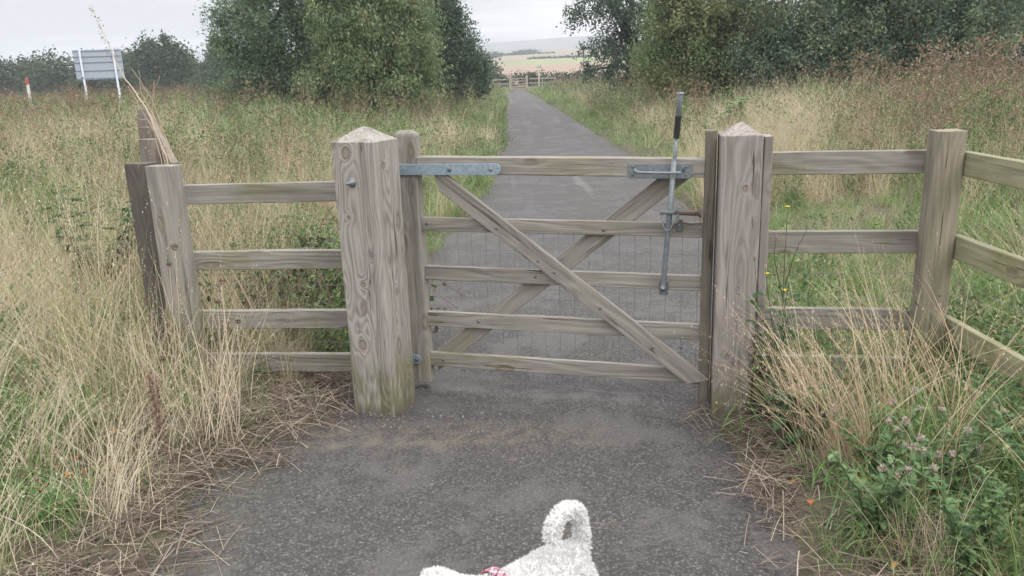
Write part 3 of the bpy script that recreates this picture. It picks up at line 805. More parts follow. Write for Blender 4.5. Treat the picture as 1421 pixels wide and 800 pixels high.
hedge('hedge', -9, 11, 90, 1.35, 'low dark hedge just behind the far gate', 420, dz=hz(0, 90))
hedge('hedge', 14, 62, 392, 1.1, 'thin dark hedge line along the top of the green pasture', 420, .5, dz=hz(0, 392)-.3)
hedge('hedge', -6, 30, 520, 1.4, 'broken line of gorse and hedge on the far heath slope', 260, .7, dz=float(hhill(np.array([10.]), np.array([520.]))[0])-.5)
for i, (x, y, r, h, l) in enumerate([(-6, 470, 3, 4.6, 'dark far tree beside the left bush edge'), (-12, 470, 3.5, 6, 'taller dark far tree half behind the left tree'), (10, 520, 3, 4.5, 'tiny round tree on the skyline left of centre'), (18, 560, 3, 3.6, 'tiny tree on the skyline near the pale house'),
                                    (60, 560, 5, 5.4, 'broad dark skyline tree clump right of centre'), (70, 575, 5, 4.2, 'second dark skyline tree clump further right')]):
    tree('distant_tree', (x, y, float(hhill(np.array([x*1.0]), np.array([y*1.0]))[0])), l, 'tree', 'distant skyline trees', [(0, 0, h*.25, r, r, h*.3), (r*.9, 0, h*.2, r*.8, r, h*.22), (-r*.9, 0, h*.15, r*.8, r, h*.18)], L_FAR, BARK, 50, 26, .5, .8, .8, 0, (.3, 2), 3)
HP = thing('distant_house', (24, 560, float(hhill(np.array([24.]), np.array([560.]))[0])), .3, 'tiny pale house on the distant hill', 'house')
HP.scale = (.5, .5, .5)
bevelled_box('wall', -3, 3, -2, 2, 0, 2.6, plain('pale_render', (.45, .43, .40)), HP, .02, 1)
rb = MB(); rb.add([(-3.2, -2.3, 2.6), (3.2, -2.3, 2.6), (3.2, 2.3, 2.6), (-3.2, 2.3, 2.6), (-3.2, 0, 4.2), (3.2, 0, 4.2)], [(0, 1, 5, 4), (2, 3, 4, 5), (0, 1, 2, 3)]); rb.add([(-3.2, -2.3, 2.6), (-3.2, 2.3, 2.6), (-3.2, 0, 4.2), (-3.2, 0, 4.2)], [(0, 1, 2, 3)])
rb.build('roof', plain('grey_slate', (.16, .15, .15)), HP)

# ------------------------------------------------------------------ grass tufts
def blade_strip(base, direction, length, width, bend, K=4, lean=.25, facing=None):
    """curved, tapering blade; returns verts, faces"""
    a = direction; d = Vector((math.cos(a), math.sin(a), 0)); perp = Vector((-d.y, d.x, 0))
    if facing is not None: perp = Vector((math.cos(facing), math.sin(facing), 0))
    V = []; p = Vector(base); ang = lean; st = length/K
    for i in range(K+1):
        u = i/K; w = width*(1-u)**.65*.5 if i < K else width*.06
        V += [tuple(p-perp*w), tuple(p+perp*w)]
        p = p+(d*math.sin(ang)+Vector((0, 0, 1))*math.cos(ang))*st
        ang += bend/K
    Fc = [(2*i, 2*i+1, 2*i+3, 2*i+2) for i in range(K)]
    return V, Fc, p

def tuft(kind, far):
    b_ = MB(); R = random.uniform; wm = 2.4 if far else 1.0
    def blade(base, a, L, w, bend, K=4, lean=.2):
        V, Fc, tip = blade_strip(base, a, L, w*wm, bend, K, lean, R(0, PI)); b_.add(V, Fc); return tip
    def card(c, s, asp=.5, ax=None):
        a = Vector((random.gauss(0, 1), random.gauss(0, 1), random.gauss(0, 1))).normalized() if ax is None else ax
        q = a.cross(Vector((random.gauss(0, 1), random.gauss(0, 1), random.gauss(0, 1)))).normalized()
        c = Vector(c); b_.add([tuple(c-a*s*.5), tuple(c+q*s*asp*.5), tuple(c+a*s*.5), tuple(c-q*s*asp*.5)], [(0, 1, 2, 3)])
    if kind == 'straw':
        n = 18 if far else 34; sp = .26 if far else .13
        for i in range(n):
            bs = (random.gauss(0, sp*.5), random.gauss(0, sp*.5), -.02); a = R(0, 2*PI)
            L = R(.35, .8); tip = blade(bs, a, L, R(.0022, .0045), R(.1, 1.1), 4, R(.02, .45))
            if R(0, 1) < .4:
                for k in range(5 if not far else 3): card(tip+Vector((random.gauss(0, .006), random.gauss(0, .006), -.018*k+.01)), R(.010, .018)*(1.3 if far else 1), .30, Vector((R(-.3, .3), R(-.3, .3), 1)).normalized())
        for i in range(8 if far else 22):
            bs = (random.gauss(0, sp*.6), random.gauss(0, sp*.6), -.02); blade(bs, R(0, 2*PI), R(.15, .4), R(.003, .006), R(.8, 2.2), 4, R(.2, .7))
    elif kind == 'green':
        n = 22 if far else 46; sp = .24 if far else .12
        for i in range(n):
            bs = (random.gauss(0, sp*.6), random.gauss(0, sp*.6), -.02)
            blade(bs, R(0, 2*PI), R(.12, .38), R(.004, .0085), R(.5, 2.0), 4, R(.05, .6))
    elif kind == 'tangle':
        for i in range(16 if far else 34):
            bs = (R(-.15, .15), R(-.15, .15), R(0, .10)); blade(bs, R(0, 2*PI), R(.2, .5), R(.002, .004), R(.1, 1.0), 4, R(.9, 1.6))
    elif kind == 'herb':
        for i in range(4 if far else 6):
            a = R(0, 2*PI); L = R(.25, .6); V, Fc, tip = blade_strip((random.gauss(0, .07), random.gauss(0, .07), 0), a, L, .006*wm, R(.1, .5), 5, R(.05, .35)); b_.add(V, Fc)
            pts = [Vector(V[2*k]) for k in range(6)]
            for k in range(1, 6):
                for w in range(8 if far else 11):
                    o = pts[k]+Vector((random.gauss(0, .05), random.gauss(0, .05), random.gauss(0, .03))); card(o, R(.022, .05)*(1.2 if far else 1), R(.35, .6))
    elif kind == 'seed':
        for i in range(4 if far else 5):
            a = R(0, 2*PI); L = R(.6, 1.0); V, Fc, tip = blade_strip((random.gauss(0, .06), random.gauss(0, .06), 0), a, L, .005*wm, R(.0, .3), 5, R(.02, .2)); b_.add(V, Fc)
            pts = [Vector(V[2*k]) for k in range(6)]
            for k in (3, 4, 5, 5):
                for w in range(3):
                    e = pts[k]+Vector((random.gauss(0, .06), random.gauss(0, .06), R(.0, .10)))
                    d = (e-pts[k]); V2 = [tuple(pts[k]), tuple(pts[k]+Vector((.003*wm, 0, 0))), tuple(e+Vector((.002, 0, 0))), tuple(e)]; b_.add(V2, [(0, 1, 2, 3)])
                    for q in range(3): card(e+Vector((random.gauss(0, .006),)*3), R(.012, .02)*(1.7 if far else 1), .8)
            for w in range(5): card(pts[random.randint(1, 3)]+Vector((random.gauss(0, .04), random.gauss(0, .04), 0)), R(.03, .06), .4)
    elif kind == 'litter':
        for i in range(26):
            c = Vector((R(-.16, .16), R(-.16, .16), R(.004, .035))); a = R(0, PI); L = R(.06, .30); d = Vector((math.cos(a), math.sin(a), R(-.08, .12)))
            w = Vector((-d.y, d.x, 0))*R(.001, .002); mid = Vector((0, 0, R(0, .012)))
            V = [tuple(c-d*L/2-w), tuple(c-d*L/2+w), tuple(c+mid-w), tuple(c+mid+w), tuple(c+d*L/2-w), tuple(c+d*L/2+w)]
            b_.add(V, [(0, 1, 3, 2), (2, 3, 5, 4)])
    elif kind == 'leaf':
        for i in range(3):
            c = Vector((R(-.08, .08), R(-.08, .08), R(.008, .03))); s = R(.013, .026); a = R(0, 2*PI)
            V = []
            for k in range(6):
                t_ = a+k*PI/3; r = s*(.5 if k % 2 else .85)
                V.append((c.x+math.cos(t_)*r, c.y+math.sin(t_)*r*.8, c.z+R(-.006, .012)))
            b_.add(V, [(0, 1, 2, 3), (0, 3, 4, 5)])
    return b_

PROTO = {}
def make_protos(kind, mat, nm):
    col = bpy.data.collections.new(nm+'_tufts')
    for i in range(8):
        b_ = tuft(kind, i >= 4)
        me = arr_mesh(nm, np.concatenate(b_.v), np.concatenate(b_.f)); me.materials.append(mat)
        o = bpy.data.objects.new('%s_tuft_%s' % (nm, 'abcdefgh'[i]), me); col.objects.link(o)
    PROTO[kind] = col

M_STRAW = leafmat('dry_grass', [(.50, .41, .28), (.60, .51, .37), (.42, .33, .22), (.56, .48, .35), (.46, .39, .26), (.36, .34, .18), (.66, .58, .44)], .2, .3)
M_GREEN = leafmat('green_grass', [(.12, .22, .065), (.16, .28, .085), (.20, .31, .105), (.23, .30, .115), (.13, .235, .09), (.32, .33, .16)], .2, .3)
M_TANGLE = leafmat('dead_thatch', [(.24, .185, .13), (.32, .25, .18), (.17, .13, .09), (.38, .31, .23)], .2, .15)
M_HERB = leafmat('weed_leaves', [(.10, .165, .065), (.13, .20, .075), (.16, .23, .085), (.09, .15, .07), (.20, .22, .10)], .2, .25)
M_SEED = leafmat('brown_seedheads', [(.19, .125, .085), (.24, .155, .115), (.30, .20, .14), (.15, .10, .07), (.36, .26, .19), (.15, .165, .085)], .2, .1)
M_LITTER = leafmat('dead_stems', [(.24, .19, .15), (.38, .32, .25), (.12, .088, .07), (.15, .11, .088), (.10, .075, .06)], .15, .1)
M_LEAF = leafmat('fallen_orange_leaves', [(.42, .13, .035), (.34, .09, .03), (.22, .10, .05), (.48, .20, .06)], .1, .2)
for k, mt, nm in (('straw', M_STRAW, 'dry_grass'), ('green', M_GREEN, 'green_grass'), ('tangle', M_TANGLE, 'thatch'), ('herb', M_HERB, 'weed'), ('seed', M_SEED, 'seedhead'), ('litter', M_LITTER, 'stem'), ('leaf', M_LEAF, 'fallen_leaf')):
    make_protos(k, mt, nm)

def scatter(name, kind, P, rot, scl, pid, label, cat):
    me = bpy.data.meshes.new(name); n = len(P)
    me.vertices.add(n); me.vertices.foreach_set('co', np.asarray(P, np.float32).ravel())
    a = me.attributes.new('rot', 'FLOAT_VECTOR', 'POINT'); a.data.foreach_set('vector', np.asarray(rot, np.float32).ravel())
    a = me.attributes.new('scl', 'FLOAT_VECTOR', 'POINT'); a.data.foreach_set('vector', np.asarray(scl, np.float32).ravel())
    a = me.attributes.new('pid', 'INT', 'POINT'); a.data.foreach_set('value', np.asarray(pid, np.int32))
    o = bpy.data.objects.new(name, me); COL.objects.link(o); tag(o, label, cat, kind='stuff')
    ng = bpy.data.node_groups.new(name, 'GeometryNodeTree')
    ng.interface.new_socket('Geometry', in_out='INPUT', socket_type='NodeSocketGeometry')
    ng.interface.new_socket('Geometry', in_out='OUTPUT', socket_type='NodeSocketGeometry')
    N = ng.nodes.new; L = ng.links.new
    gi = N('NodeGroupInput'); go = N('NodeGroupOutput'); iop = N('GeometryNodeInstanceOnPoints')
    ci = N('GeometryNodeCollectionInfo'); ci.inputs['Collection'].default_value = PROTO[kind]
    ci.inputs['Separate Children'].default_value = True; ci.inputs['Reset Children'].default_value = True
    def na(nm, dt):
        q = N('GeometryNodeInputNamedAttribute'); q.data_type = dt; q.inputs['Name'].default_value = nm; return q.outputs['Attribute']
    e2r = N('FunctionNodeEulerToRotation'); L(na('rot', 'FLOAT_VECTOR'), e2r.inputs[0])
    iop.inputs['Pick Instance'].default_value = True
    L(gi.outputs[0], iop.inputs['Points']); L(ci.outputs[0], iop.inputs['Instance'])
    L(na('pid', 'INT'), iop.inputs['Instance Index']); L(e2r.outputs[0], iop.inputs['Rotation']); L(na('scl', 'FLOAT_VECTOR'), iop.inputs['Scale'])
    L(iop.outputs[0], go.inputs[0])
    md = o.modifiers.new('scatter', 'NODES'); md.node_group = ng
    return o

def in_view(x, y, margin=1.2):
    # keep what the photograph (or a step to the side of it) could see
    return (np.abs(x) < .74*y+margin)
# bands: (ymin, ymax, xhalf)
def sample(dens, y0, y1, xh):
    A = (y1-y0)*2*xh; n = rng.poisson(dens*A)
    x = rng.uniform(-xh, xh, n); y = rng.uniform(y0, y1, n)
    k = in_view(x, y); return x[k], y[k]
BANDS = [(1.2, 6, 5, 1.0, 0), (6, 14, 12, .5, 0), (14, 30, 23, .24, 1), (30, 62, 42, .08, 2), (62, 92, 60, .03, 3)]
CLEAR = [(-.65, 3.71, .16), (1.014, 3.515, .14), (-1.70, 4.03, .10)]
def fence_zone(x, y): return (x > 1.15) & (x < 1.6+.33*y) & (y > 3.75) & (y < 8.5)
def fields(x, y):
    d = edge_dist(x, y); left = x < interp(LX, y)
    n1 = vnoise(x, y, .55); n2 = vnoise(x+31, y-17, 1.7); n3 = vnoise(x-11, y+5, .22)
    return d, left, n1, n2, n3
def spread(kind, base, fn, scale_fn, tilt=.18, zoff=0.0):
    PP, RR, SS, II = [], [], [], []
    for (y0, y1, xh, dm, lod) in BANDS:
        x, y = sample(base*dm, y0, y1, xh)
        if not len(x): continue
        d, left, n1, n2, n3 = fields(x, y)
        pr = fn(x, y, d, left, n1, n2, n3)
        k = rng.uniform(size=len(x)) < pr
        for cx, cy, r in CLEAR: k &= ((x-cx)**2+(y-cy)**2) > r*r
        k &= (y < 79) & (d > (.0 if kind not in ('litter', 'leaf') else -.2))
        x, y, d, left, n1, n2, n3 = [q[k] for q in (x, y, d, left, n1, n2, n3)]
        n = len(x)
        z = hgt(x, y)+zoff
        s = scale_fn(x, y, d, left, n1, n2, n3)*rng.uniform(.75, 1.25, n)
        wide = (1, 1, 1.1, 1.6, 2.4)[BANDS.index((y0, y1, xh, dm, lod))]
        PP.append(np.stack([x, y, z], -1))
        RR.append(np.stack([rng.normal(0, tilt, n), rng.normal(0, tilt, n), rng.uniform(0, 6.28, n)], -1))
        SS.append(np.stack([s*wide, s*wide, s], -1))
        II.append(rng.integers(0, 4, n)+(4 if lod > 0 else 0))
    return np.concatenate(PP), np.concatenate(RR), np.concatenate(SS), np.concatenate(II)

def edge_ok(d, lo): return sstep(d, lo-.05, lo+.12)
# right front corner in front of the right fence
def front_right(x, y): return (x > .8) & (y < 3.6)
def straw_f(x, y, d, left, n1, n2, n3):
    v = edge_ok(d, .17)*np.clip(.50+1.5*n1+.5*n2, .04, 1)
    v = np.where(left & (y < 5), v*1.1, v)
    v = np.where(fence_zone(x, y), v*.06*(d > .1)+.6*((x > .33*y) & (y > 5.2)), v)
    v = np.where((~left) & (y > 8.5) & (x > .50*y), v*.45, v)
    v = np.where(left & (y > 9), v*.55*(1+.8*np.sign(n3+.05)), v)
    v = np.where((~left) & (y > 7) & (d < 1.0), v*.25, v)
    v = np.where((~left) & (y > 8.5) & (y < 20) & (x > .25*y) & (x < .40*y), np.maximum(v, 1.0), v)
    v = np.where((y < 3.7) & (d < .3), v*.25, v)
    v = np.where(front_right(x, y), v*.7, v)
    v = np.where(y > 22, v*.5, v)
    return v
def straw_s(x, y, d, left, n1, n2, n3):
    s = .42+.58*sstep(d, .1, 1.0)
    s = np.where(y > 6, .72+.28*sstep(d, .3, 2.0), s)
    s = np.where(fence_zone(x, y), .45, s)
    s = np.where(left & (y < 3.2), .38+.35*sstep(d, .1, 1.0), s)
    s = np.where((~left) & (y > 8.5) & (y < 20) & (x > .25*y) & (x < .42*y), 1.15, s)
    s = np.where(front_right(x, y), .55, s)
    return s*(1+.25*n2)
scatter('dry_grass', 'straw', *spread('straw', 33, straw_f, straw_s), 'pale straw-coloured long grass over the verges and field', 'grass')
def green_f(x, y, d, left, n1, n2, n3):
    v = edge_ok(d, .12)*np.clip(.46-1.0*n1+.5*n2, .06, .8)
    v = np.where(fence_zone(x, y), 1.0*(d > .05), v)
    v = np.where(left & (y < 4.5) & (d > .08) & (d < .6), np.maximum(v, .45), v)
    v = np.where(front_right(x, y) & (d > .06) & (d < .7), np.maximum(v, .45), v)
    v = np.where((~left) & (y > 5) & (d < 1.3), np.maximum(v, .9*(d > .03)), v)
    v = np.where(left & (y > 4.5) & (y < 14) & (d < .35), np.maximum(v, 1.0*(d > .03)), v)
    v = np.where(left & (y < 4) & (d > .5), np.maximum(v, .5), v)
    v = np.where((y < 3.7) & (d < .15) & left, v*.2, v)
    return v
def green_s(x, y, d, left, n1, n2, n3):
    s = .65+.45*sstep(d, .2, 1.5)
    s = np.where(fence_zone(x, y), .62, s)
    s = np.where((~left) & (y > 5) & (d < 1.0), .6+.1*d, s)
    s = np.where(left & (y > 4.3) & (d < .5), .85, s)
    s = np.where(front_right(x, y), .45+.45*sstep(d, .1, .6), s)
    s = np.where(left & (y < 4.5), .40+.5*sstep(d, .1, .9), s)
    return s*(1+.25*n2)
scatter('green_grass', 'green', *spread('green', 62, green_f, green_s), 'soft green grass growing along the path edges and through the verges', 'grass')
def tangle_f(x, y, d, left, n1, n2, n3):
    v = edge_ok(d, .08)*np.clip(.45+.6*n2, .1, .9)
    v = np.where((y < 5) & (d > .03) & (d < .5), np.maximum(v, .9), v)
    v = np.where(fence_zone(x, y), .12, v); v = np.where((~left) & (y > 5) & (d < 1), .08, v)
    return np.where(y > 14, v*.4, v)
scatter('dead_grass_thatch', 'tangle', *spread('tangle', 22, tangle_f, lambda x, y, d, *a: .38+.55*sstep(d, .1, 1.0)), 'collapsed dead grass lying among the verges', 'grass')
def herb_f(x, y, d, left, n1, n2, n3):
    v = edge_ok(d, .45)*np.clip(.22+1.2*n3-.5*n1+.4*n2, .02, .9)
    v = np.where((~left) & (y > 8.5) & (y < 20) & (x > .40*y), np.maximum(v, .85), v)
    v = np.where(left & (y > 4.2) & (y < 6.5) & (x > -1.9), np.maximum(v, .75), v)
    v = np.where(y > 18, v+.3, v)
    v = np.where(left & (y > 11), np.maximum(v, .5), v)
    v = np.where(fence_zone(x, y), .05, v)
    v = np.where((~left) & (y > 5) & (d < .8), .06, v)
    return v
def herb_s(x, y, d, left, n1, n2, n3):
    s = .8+.5*sstep(y, 7, 14)*sstep(d, .5, 2)
    s = np.where((y < 4) & left, .6, s); s = np.where(left & (y > 4.2) & (y < 6.5) & (x > -1.9), .85, s)
    return s
scatter('leafy_weeds', 'herb', *spread('herb', 14, herb_f, herb_s), 'leafy green weeds growing in drifts through the grass', 'weeds')
def seed_f(x, y, d, left, n1, n2, n3):
    v = (~((~left) & (y > 8.5) & (y < 20) & (x > .25*y) & (x < .40*y)))*edge_ok(d, .7)*np.clip(.10+.9*n3+.5*n2, .0, .8)*sstep(y, 5, 9)
    v = np.where((~left) & (y > 9) & (x > .42*y), np.maximum(v, .85), v)
    v = np.where(y > 20, v+.35*(d > .5), v)
    return v
def seed_s(x, y, d, left, n1, n2, n3):
    return np.where((~left) & (x > 7) & (y < 22), 1.25, 1.0)*np.where(d < 1.5, .7, 1.0)
scatter('seeded_weeds', 'seed', *spread('seed', 9, seed_f, seed_s), 'tall brown weeds gone to seed across the verges', 'weeds')
def litter_f(x, y, d, left, n1, n2, n3):
    near = (d > -.07+.16*n2) & (d < np.where(y > 3.3, .6, .42)) & (y < 5.2)
    v = near*np.clip(1.1-.8*sstep(d, .2, .5), 0, 1)
    v = np.where((~left), v*.8, v)
    return v
scatter('dead_stem_litter', 'litter', *spread('litter', 130, litter_f, lambda x, y, d, *a: .8+0*x, tilt=.10, zoff=.012), 'loose dead stems lying along both edges of the path', 'litter')
def leaf_f(x, y, d, left, n1, n2, n3):
    return ((d > .04) & (d < .65) & (y < 4.6))*np.clip(.25+.9*n2, 0, .7)
scatter('fallen_leaves', 'leaf', *spread('leaf', 45, leaf_f, lambda x, y, d, *a: .9+0*x, tilt=.3, zoff=.025), 'small orange fallen leaves and bramble leaves beside the path', 'leaves')

# ------------------------------------------------------------------ individual plants
M_STEM = leafmat('pale_dead_stem', [(.42, .33, .25), (.50, .41, .32)], 0, 0)
M_REDST = leafmat('red_brown_stem', [(.22, .14, .11), (.28, .19, .15), (.17, .11, .085)], 0, .1)
M_HEADB = leafmat('brown_flower_head', [(.19, .14, .10), (.26, .20, .14), (.14, .105, .075)], 0, .1)
M_THISTLE = leafmat('thistle_leaves', [(.115, .20, .085), (.15, .24, .10), (.18, .27, .125), (.095, .165, .075)], 0, .3)
M_FLUFF = leafmat('thistle_down', [(.50, .43, .37), (.60, .53, .47), (.36, .25, .21)], 0, .35)
M_YELLOW = leafmat('yellow_petals', [(.75, .55, .02), (.80, .62, .04)], 0, .2)
M_NETTLE = leafmat('dark_weed_leaves', [(.05, .10, .04), (.07, .13, .05), (.06, .11, .05)], 0, .25)
M_BLADE = leafmat('broad_green_blades', [(.13, .25, .08), (.18, .31, .10), (.15, .28, .09)], 0, .35)
M_BRAMBLE = leafmat('bramble_leaves', [(.07, .10, .05), (.09, .13, .06), (.12, .14, .07), (.12, .085, .065), (.09, .10, .07)], 0, .15)

def wig(pts, n=10, amp=.01, seed=0):
    pts = [Vector(p) for p in pts]; out = []
    for i in range(n+1):
        u = i/n*(len(pts)-1); k = min(int(u), len(pts)-2); f = u-k
        p = pts[k].lerp(pts[k+1], f)
        if 0 < i < n: p = p+Vector((nz(i*.7, seed), nz(i*.7, seed+9), nz(i*.7, seed+17)))*amp
        out.append(p)
    return out
def rel(p, o): return Vector(p)-Vector(o)

# tall dead stalk rising behind the left fence post
o_ = (-1.50, 4.40, hz(-1.5, 4.4))
t = thing('dead_stalk', o_, 0, 'tall bare dead stalk bundle leaning out beside the left fence post against the sky', 'plant')
b_ = MB()
main = [at(245, 330, 4.40), at(232, 222, 4.40), at(203, 150, 4.42), at(175, 112, 4.44), at(160, 85, 4.45), at(150, 60, 4.46), at(138, 35, 4.48), at(126, 5, 4.50)]
b_.tube([rel(p, o_) for p in wig([Vector(o_)]+main, 40, .01, 3)], list(np.linspace(.006, .0012, 41)), 5)
for q, pts in enumerate(([(253, 300), (240, 222), (215, 165), (196, 130), (192, 98)], [(236, 222), (205, 168), (178, 120)], [(250, 360), (232, 240), (212, 160), (214, 112)], [(228, 240), (205, 150), (222, 105)], [(240, 222), (212, 140), (183, 95)])):
    P = [at(a, c, 4.36+.05*q) for a, c in pts]
    b_.tube([rel(p, o_) for p in wig([Vector(o_)+Vector((.03*q-.05, .02*q, 0))]+P, 22, .012, q*5)], list(np.linspace(.005, .0012, 23)), 5)
b_.build('stem', M_STEM, t, True)
b_ = MB(); C = []
for i in range(70):
    u = random.uniform(0, 1); p = at(126+(156-126)*u+random.gauss(0, 3), 8+(82-8)*u, 4.47); C.append(rel(p, o_))
V, Fc = diamonds(np.array(C), .010, .6); link('seed_head', arr_mesh('seed_head', V, Fc), M_HEADB, t)

def seedhead_plant(px, py_top, py_base, Y, label, r=.018, n=1, matS=M_STEM, group=None, lean=0):
    top = at(px, py_top, Y); base = Vector((at(px+lean, py_base, Y).x, Y, 0)); base.z = hz(base.x, base.y)
    t = thing('seedhead_plant', base, 0, label, 'plant', group)
    b_ = MB(); b_.tube([rel(p, base) for p in wig([base, base.lerp(top, .5)+Vector((.01, 0, 0)), top], 12, .008, px)], list(np.linspace(.0028, .0016, 13)), 5); b_.build('stem', matS, t, True)
    P = rand_unit(90)*np.array([1, 1, .8])*r*rng.uniform(.5, 1, 90)[:, None]+np.array(rel(top, base))
    V, Fc = diamonds(P, .013, .4); link('seed_head', arr_mesh('seed_head', V, Fc), M_HEADB, t)
sg_ = 'dried seedheads in front of the left fence post'
seedhead_plant(242, 343, 505, 3.60, 'dried round seedhead in front of the left fence post, highest of the group', .019, group=sg_)
seedhead_plant(235, 367, 500, 3.62, 'smaller dried seedhead just below the highest one', .010, group=sg_)
seedhead_plant(225, 498, 610, 3.30, 'low reddish seedhead left of the left fence post foot', .018, group=sg_)
seedhead_plant(307, 392, 520, 3.45, 'dried seedhead in front of the second rail of the left fence', .014, group=sg_)
seedhead_plant(302, 418, 525, 3.42, 'dried seedhead in front of the gap below the second rail', .014, group=sg_, lean=-5)
seedhead_plant(330, 446, 540, 3.35, 'dried seedhead in front of the third rail of the left fence', .012, group=sg_, lean=-8)

# red-brown dock
o_ = Vector((-1.52, 3.15, 0)); o_.z = hz(o_.x, o_.y)
t = thing('dock_plant', o_, 0, 'red-brown dried dock stalk below the left fence post', 'plant')
b_ = MB(); C = []
for q in range(3):
    e = Vector((random.uniform(-.04, .04), random.uniform(-.03, .03), random.uniform(.32, .46)))
    b_.tube(wig([(0, 0, 0), e*.5, e], 8, .01, q), list(np.linspace(.004, .002, 9)), 5)
    for k in range(80): C.append(e*random.uniform(.3, 1)+Vector((random.gauss(0, .012), random.gauss(0, .012), 0)))
b_.build('stem', M_REDST, t); V, Fc = diamonds(np.array(C), .016, .6); link('seed_head', arr_mesh('seed_head', V, Fc), M_REDST, t)

def herb_leaf(mb, base, d, L, w, teeth=0, curl=.6):
    """leaf blade with lobes from base along d"""
    d = Vector(d).normalized(); s = d.cross(Vector((0, 0, 1)))
    if s.length < .1: s = Vector((1, 0, 0))
    s.normalize(); up = s.cross(d)
    n = 8 if teeth else 5; V = []; p = Vector(base)
    for i in range(n+1):
        u = i/n; ww = w*math.sin(PI*min(1, u*.92+.08))**.8*.5
        if teeth and i % 2: ww *= .38
        q = Vector(base)+d*L*u-Vector((0, 0, 1))*curl*L*u*u*.5
        V += [tuple(q-s*ww+up*ww*.35), tuple(q), tuple(q+s*ww+up*ww*.35)]
    Fc = []
    for i in range(n):
        a = 3*i; Fc += [(a, a+1, a+4, a+3), (a+1, a+2, a+5, a+4)]
    mb.add(V, Fc)

def thistle(x, y, h, label, nst=4, heads=True, spreadr=.10, seed=1, group='thistles in the right foreground'):
    random.seed(seed); z = hz(x, y)
    t = thing('thistle', (x, y, z), 0, label, 'plant', group)
    st = MB(); lf = MB(); H = []
    for q in range(nst):
        a = random.uniform(0, 2*PI); hh = h*random.uniform(.6, 1); e = Vector((math.cos(a)*spreadr*random.uniform(.5, 1.6), math.sin(a)*spreadr*random.uniform(.5, 1.6), hh))
        pts = wig([(0, 0, 0), (e.x*.35, e.y*.35, hh*.5), e], 9, .012, q+seed)
        st.tube(pts, list(np.linspace(.0045, .0025, 10)), 5)
        for k in range(1, 10):
            for w in range(5):
                aa = random.uniform(0, 2*PI); L = random.uniform(.045, .085)*(1.15-.5*k/9)
                herb_leaf(lf, pts[k], (math.cos(aa), math.sin(aa), random.uniform(.1, .9)), L, L*.42, 1)
        H.append(pts[-1])
        for w in range(2): 
            b0 = pts[random.randint(6, 8)]; e2 = b0+Vector((random.gauss(0, .04), random.gauss(0, .04), random.uniform(.05, .10))); st.tube([b0, e2], [.002, .0015], 4); H.append(e2)
    st.build('stem', M_THISTLE, t, True); lf.build('leaves', M_THISTLE, t)
    if heads:
        for e in H[:8]:
            P = np.array(e)+rand_unit(60)*.013*rng.uniform(.4, 1, 60)[:, None]+np.array([0, 0, .006]); V, Fc = diamonds(P, .014, .25)
            link('seed_head', arr_mesh('seed_head', V, Fc), M_FLUFF, t)
ths = [(1.18, 2.38, .33, 'bushy thistle with pinkish fluffy heads nearest the path edge, right foreground', 6, True),
       (1.36, 2.10, .34, 'bushy thistle at the bottom edge of the view, right of the path', 6, False),
       (1.50, 2.50, .36, 'thistle with fluffy seedheads in the middle of the right foreground clump', 6, True),
       (1.72, 2.30, .40, 'thistle with brown and white heads near the bottom right corner', 6, True),
       (1.34, 2.72, .30, 'low thistle hidden behind the pinkish one among dry stalks', 5, True),
       (1.85, 2.75, .36, 'thistle under the green side rails near the right border', 5, False)]
for i, (x, y, h, l, n, hd) in enumerate(ths): thistle(x, y, h, l, n, hd, .12, 20+i)

def clump(name, x, y, label, kind, n, Lr, mat, w=.010, bend=(.6, 1.8), lean=(.1, .6), r=.08, bias=None, seed=5, heads=False, group=None):
    random.seed(seed); z = hz(x, y); b_ = MB(); hd = MB()
    for i in range(n):
        a = random.uniform(0, 2*PI) if bias is None or random.random() < .35 else random.gauss(bias, .5)
        V, Fc, tip = blade_strip((random.gauss(0, r*.5), random.gauss(0, r*.5), -.01), a, random.uniform(*Lr), random.uniform(.6, 1.2)*w, random.uniform(*bend), 7, random.uniform(*lean), random.uniform(0, PI))
        b_.add(V, Fc)
        if heads and random.random() < .6:
            C = [(Vector(V[-1]).lerp(Vector(V[-5]), random.random())+Vector((random.gauss(0, .003),)*3)) for k in range(12)]
            VV, FF = diamonds(np.array(C), .011, .25, -1.2); b_.add(VV, FF)
    o = b_.build(name, mat); o.location = (x, y, z); tag(o, label, kind, group)
    return o
# long dry stalks leaning over in the right foreground, broad green blades, etc.
sgp = 'long dry grass clumps in the right foreground'
M_GOLD = leafmat('golden_stalks', [(.56, .43, .27), (.64, .52, .35), (.46, .34, .21), (.60, .51, .38)], 0, .2)
for i, (x, y, n, L0, L1, bi, l) in enumerate([
        (1.22, 3.02, 130, .40, .80, 2.2, 'golden dry grass clump leaning towards the right gatepost'),
        (1.32, 2.80, 120, .35, .75, 2.8, 'golden dry grass clump beside the path, just in front of the latch post'),
        (1.55, 3.05, 80, .45, .95, 1.6, 'thin dry stalks standing before the lowest rails right of the gate'),
        (1.45, 2.55, 26, .50, .90, .4, 'sparse dry stalks arching over the thistles'),
        (1.80, 2.98, 60, .50, .90, 2.6, 'dry stalks crossing in front of the corner post'),
        (1.75, 2.05, 20, .45, .80, 2.0, 'dry stalks at the bottom right corner'),
        (2.42, 3.0, 60, .5, 1.0, 1.2, 'dry stalks behind the side rails at the right border')]):
    clump('dry_grass_clump', x, y, l, 'grass clump', n, (L0, L1), M_GOLD, .0044, (.2, 1.3), (.05, .6), .12, bi, 40+i, True, sgp)
ggp = 'broad green grass clumps in the foreground'
